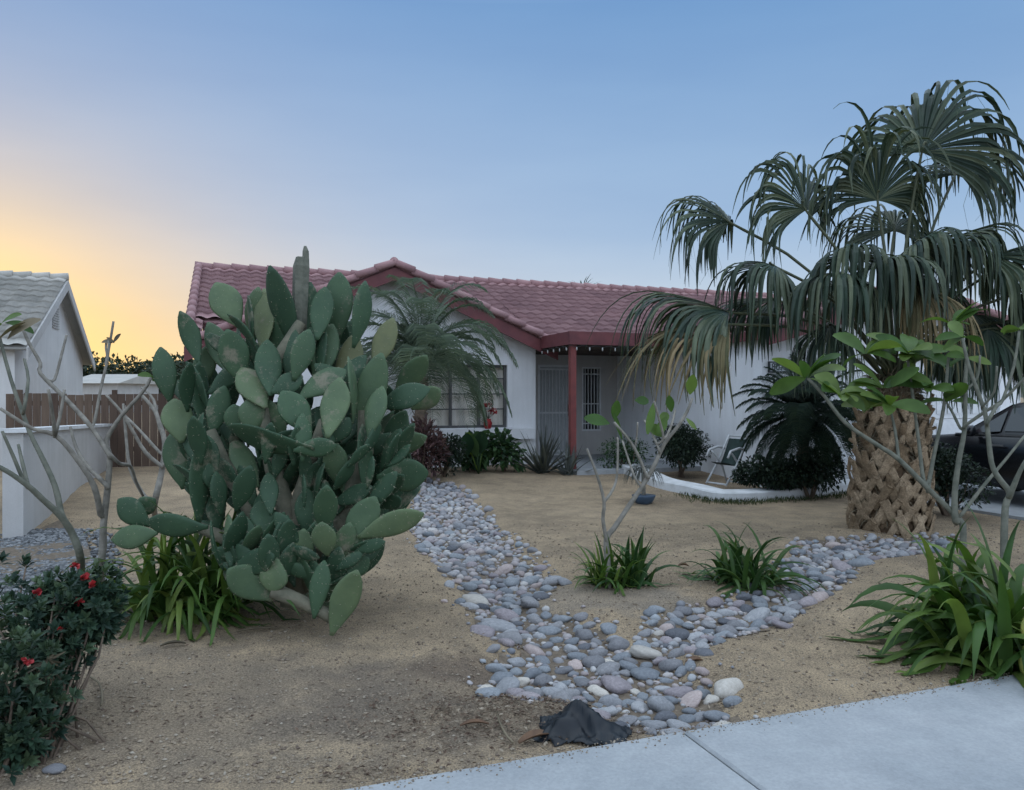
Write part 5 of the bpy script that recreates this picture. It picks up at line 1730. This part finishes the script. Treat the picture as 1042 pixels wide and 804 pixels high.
# ------------------------------------------------------------------ litter things
# black plastic sheet scrap
pb_ = GB_(596, 752)
n = 34
vs, fs = [], []
for j in range(n + 1):
    for i in range(n + 1):
        u_, v_ = i / n - .5, j / n - .5
        x = u_ * .44; y = v_ * .34
        edge = 1 + .28 * noise.noise(V((math.atan2(v_, u_) * 1.3, 3, 0)))
        x *= edge; y *= edge
        pk = .115 * math.exp(-((x + .02 + .5 * (y - .05)) ** 2 / .0045 + (y - .05) ** 2 / .008)) + .06 * math.exp(-((x + .11) ** 2 / .004 + (y + .02) ** 2 / .004)) + .07 * math.exp(-((x - .08) ** 2 / .005 + (y + .03) ** 2 / .004))
        f = .055 * (.5 - abs(noise.noise(V((x * 13 + y * 6, y * 8, 2))))) + .03 * (.5 - abs(noise.noise(V((x * 24 - y * 9, y * 19, 5))))) - .03
        z = .012 + pk + f
        vs.append(V((pb_.x + x + .02 * noise.noise(V((x * 9, y * 9, 9))), pb_.y + y + .04, gz(pb_.x + x, pb_.y + y) + max(.006, z + .035 * noise.noise(V((x * 7, y * 9, 12)))))))
for j in range(n):
    for i in range(n):
        u_, v_ = (i + .5) / n - .5, (j + .5) / n - .5
        if math.hypot(u_ * 2, v_ * 2) > 1.02 + .28 * noise.noise(V((u_ * 6, v_ * 6, 4))): continue
        a = j * (n + 1) + i
        fs.append((a, a + 1, a + n + 2, a + n + 1))
g = MB(); g.add(vs, fs)
o = g.build('plastic_sheet', M['plastic'], loc=pb_)
sm_ = o.modifiers.new('thick', 'SOLIDIFY'); sm_.thickness = .003
tag(o, 'crumpled scrap of black plastic sheet peaked beside the stones', 'plastic scrap')
def curl_leaf(px, py, L, wd, an, m, name, label, cat='leaf'):
    p = GB_(px, py) + V((0, 0, .015))
    g = MB(); d = V((math.cos(an), math.sin(an), .0)); q = V(p); pts, ws = [], []
    N = 9
    for i in range(N + 1):
        s = i / N
        pts.append(q + V((0, 0, .012 * math.sin(s * 3.1)))); ws.append(wd * math.sin(math.pi * (s * .9 + .06)) ** .7)
        q = q + d * L / N
    g.strap(pts, ws, V((0, 0, 1)), .9)
    o = g.build(name, m, loc=p)
    s_ = o.modifiers.new('thick', 'SOLIDIFY'); s_.thickness = .003
    return tag(o, label, cat)
curl_leaf(528, 760, .18, .05, .5, M['leafbrown'], 'dry_leaf', 'curled brown dry leaf left of the black plastic')
curl_leaf(468, 742, .14, .028, .15, M['leafbrown'], 'dry_leaf', 'narrow brown dry leaf on the dark soil left of the twig')
curl_leaf(698, 673, .12, .045, .2, M['leafbrown'], 'dry_leaf', 'brown dry leaf on the stones of the right arm')
curl_leaf(163, 662, .15, .028, .35, M['wither'], 'dry_leaf', 'pale dry leaf lying on bare sand left of the cactus')
curl_leaf(690, 578, .10, .04, .1, M['leafbrown'], 'dry_leaf', 'orange brown leaf left of the lone strap plant')
curl_leaf(240, 645, .28, .02, .25, M['wither'], 'dry_leaf', 'long dead strap leaf in front of the clump')
g = MB(); pl = [(504, 722), (508, 738), (515, 752), (522, 760)]
g.tube(smoothline([G(*q) + V((0, 0, .02)) for q in pl]), [.006] * 9 + [.004], 6)
tag(g.build('twig', M['wither'], loc=G(510, 742)), 'pale bent twig on the dark soil left of the plastic', 'twig')
g = MB(); pl = [(88, 692), (100, 700), (104, 712), (103, 724)]
g.tube(smoothline([G(*q) + V((0, 0, .03)) for q in pl]), [.006] * 9 + [.004], 6)
tag(g.build('twig', M['wither'], loc=G(100, 706)), 'pale crooked twig beside the red flowered bush', 'twig')
for (px, py, r, lab) in [(40, 760, .05, 'grey stone half hidden under the red flowered bush'), (55, 785, .045, 'flat grey stone at the lower left corner')]:
    p = G(px, py)
    o = bpy.data.objects.new('garden_stone', stone_mesh(2, 'grey')); COL.objects.link(o); o.location = p + V((0, 0, .01)); o.scale = (r, r * .8, r * .8); tag(o, lab, 'stone')

# small blue pot with grassy plant
pb2 = GB_(655, 512)
bp = thing('potted_plant', pb2, 'low blue pot with drooping grassy plant on the sand', 'potted plant')
g = MB(); g.tube([pb2 - V((0, 0, .02)), pb2 + V((0, 0, .05)), pb2 + V((0, 0, .10)), pb2 + V((0, 0, .12))], [.10, .15, .17, .175], 18); g.build('pot', M['bluepot'], bp)
g = MB()
g.tube([pb2, pb2 + V((0, 0, .45))], [.035, .022], 8); g.build('stem', M['bark'], bp)
g = MB()
for i in range(90):
    an = rr.uniform(0, 6.28); d = V((math.cos(an) * .5, math.sin(an) * .5, 1)); q = pb2 + V((0, 0, rr.uniform(.4, .5))); pts = []
    for j in range(8):
        pts.append(V(q)); d = (d + V((0, 0, -.5))).normalized(); q = q + d * .065
    g.strap(pts, [.012, .013, .013, .012, .011, .009, .006, .002], V((0, 0, 1)), .3)
g.build('foliage', M['agave'], bp, sm=False)

# ------------------------------------------------------------------ parked car, nose to the garage
cc = V((7.83, 10.95, .05))
car = thing('parked_car', cc, 'black car parked on the driveway at the right edge behind the plumerias', 'car')
def KC(l, s, z): return cc + W * l + U * s + V((0, 0, z))
st = [(-2.28, .70, .55, .80, .66), (-2.15, .84, .40, .98, .70), (-1.6, .89, .30, 1.02, .74), (-.8, .90, .24, 1.0, .75), (0, .90, .24, .98, .75), (.9, .90, .24, .96, .76), (1.6, .88, .30, .90, .76), (2.1, .82, .36, .80, .70), (2.28, .66, .48, .66, .58)]
vs, fs = [], []
for (l, w_, zb, zt_, wt) in st:
    sec = [(-w_ * .94, zb), (-w_, zb + .12), (-w_, zb + (zt_ - zb) * .62), (-w_ * .95, zt_ - .04), (-wt, zt_ + .02), (0, zt_ + .04), (wt, zt_ + .02), (w_ * .95, zt_ - .04), (w_, zb + (zt_ - zb) * .62), (w_, zb + .12), (w_ * .94, zb)]
    vs += [KC(l, s, z) for s, z in sec]
n = 11
for i in range(len(st) - 1):
    for k_ in range(n):
        fs.append((i * n + k_, i * n + (k_ + 1) % n, (i + 1) * n + (k_ + 1) % n, (i + 1) * n + k_))
fs += [tuple(range(n))[::-1], tuple((len(st) - 1) * n + q for q in range(n))]
g = MB(); g.add(vs, fs); g.build('body', M['car'], car)
# greenhouse
gs = [(-1.95, .70, .98, .985), (-1.15, .60, 1.0, 1.43), (-.2, .58, 1.0, 1.48), (.35, .58, .99, 1.44), (1.15, .70, .96, .965)]
vs, fs = [], []
for (l, wt, zb, zt_) in gs:
    vs += [KC(l, -.80, zb), KC(l, -wt, zt_ - .03), KC(l, -wt + .1, zt_), KC(l, wt - .1, zt_), KC(l, wt, zt_ - .03), KC(l, .80, zb)]
for i in range(len(gs) - 1):
    for k_ in range(5):
        fs.append((i * 6 + k_, i * 6 + k_ + 1, (i + 1) * 6 + k_ + 1, (i + 1) * 6 + k_))
g = MB(); g.add(vs, fs); g.build('roof', M['car'], car)
def glass(name, pts):
    g = MB(); c = sum((V(p) for p in pts), V()) / len(pts)
    nn = (V(pts[1]) - V(pts[0])).cross(V(pts[2]) - V(pts[0])).normalized()
    if nn.dot(c - (cc + V((0, 0, .9)))) < 0: nn = -nn
    g.prism([V(p) + nn * .004 for p in pts], nn * .006); return g.build(name, M['dglass'], car, sm=False)
for s in (-1, 1):
    def SP(l, f):   # point on the side of the greenhouse
        for i in range(len(gs) - 1):
            if gs[i][0] <= l <= gs[i + 1][0]:
                t = (l - gs[i][0]) / (gs[i + 1][0] - gs[i][0]); q = [gs[i][k_] + (gs[i + 1][k_] - gs[i][k_]) * t for k_ in range(4)]
                return KC(l, s * (.80 + (q[1] - .80) * f), q[2] + (q[3] - .03 - q[2]) * f)
    glass('side_window', [SP(-.15, .1), SP(.34, .1), SP(.34, .88), SP(-.15, .88)])
    glass('side_window', [SP(-1.1, .1), SP(-.23, .1), SP(-.23, .88), SP(-1.1, .88)])
    glass('quarter_window', [SP(.40, .1), SP(.85, .12), SP(.40, .85)])
    g = MB(); p = KC(.72, s * .98, 1.03)
    g.tube([p - W * .06, p - W * .03, p + W * .05, p + W * .09], [.05, .085, .075, .03], 10); g.bar(p, KC(.72, s * .84, .99), .05, .03)
    g.build('side_mirror', M['car'], car)
    for l in (-.62, .35):
        g = MB(); g.bar(KC(l - .1, s * .925, .84), KC(l + .1, s * .925, .84), .02, .025); g.build('door_handle', M['alloy'], car, sm=False)
    g = MB(); g.bar(KC(-2.2, s * .66, .82), KC(-2.05, s * .86, .84), .14, .05); g.build('tail_light', M['redlens'], car, sm=False)
    g = MB(); g.bar(KC(2.22, s * .62, .66), KC(2.02, s * .82, .70), .12, .05); g.build('headlight', M['white_metal'], car, sm=False)
    for l in (-1.4, 1.42):
        c = KC(l, s * .80, .32)
        wv = MB(); wv.tube([c - U * .11, c - U * .09, c + U * .09, c + U * .11], [.29, .325, .325, .29], 28); wh = wv.build('tyre', M['rubber'], car)
        g = MB(); g.tube([c + U * s * .112, c + U * s * .12], [.21, .20], 20); g.build('rim', M['alloy'], wh)
glass('windscreen', [KC(.42, -.50, 1.41), KC(.42, .50, 1.41), KC(1.08, .64, 1.0), KC(1.08, -.64, 1.0)])
glass('rear_window', [KC(-1.22, -.52, 1.39), KC(-1.22, .52, 1.39), KC(-1.85, .6, 1.03), KC(-1.85, -.6, 1.03)])
g = MB()
for s in (-1, 1): g.bar(KC(-1.9, s * .815, .995), KC(1.1, s * .815, .975), .012, .018)
g.build('window_trim', M['alloy'], car, sm=False)
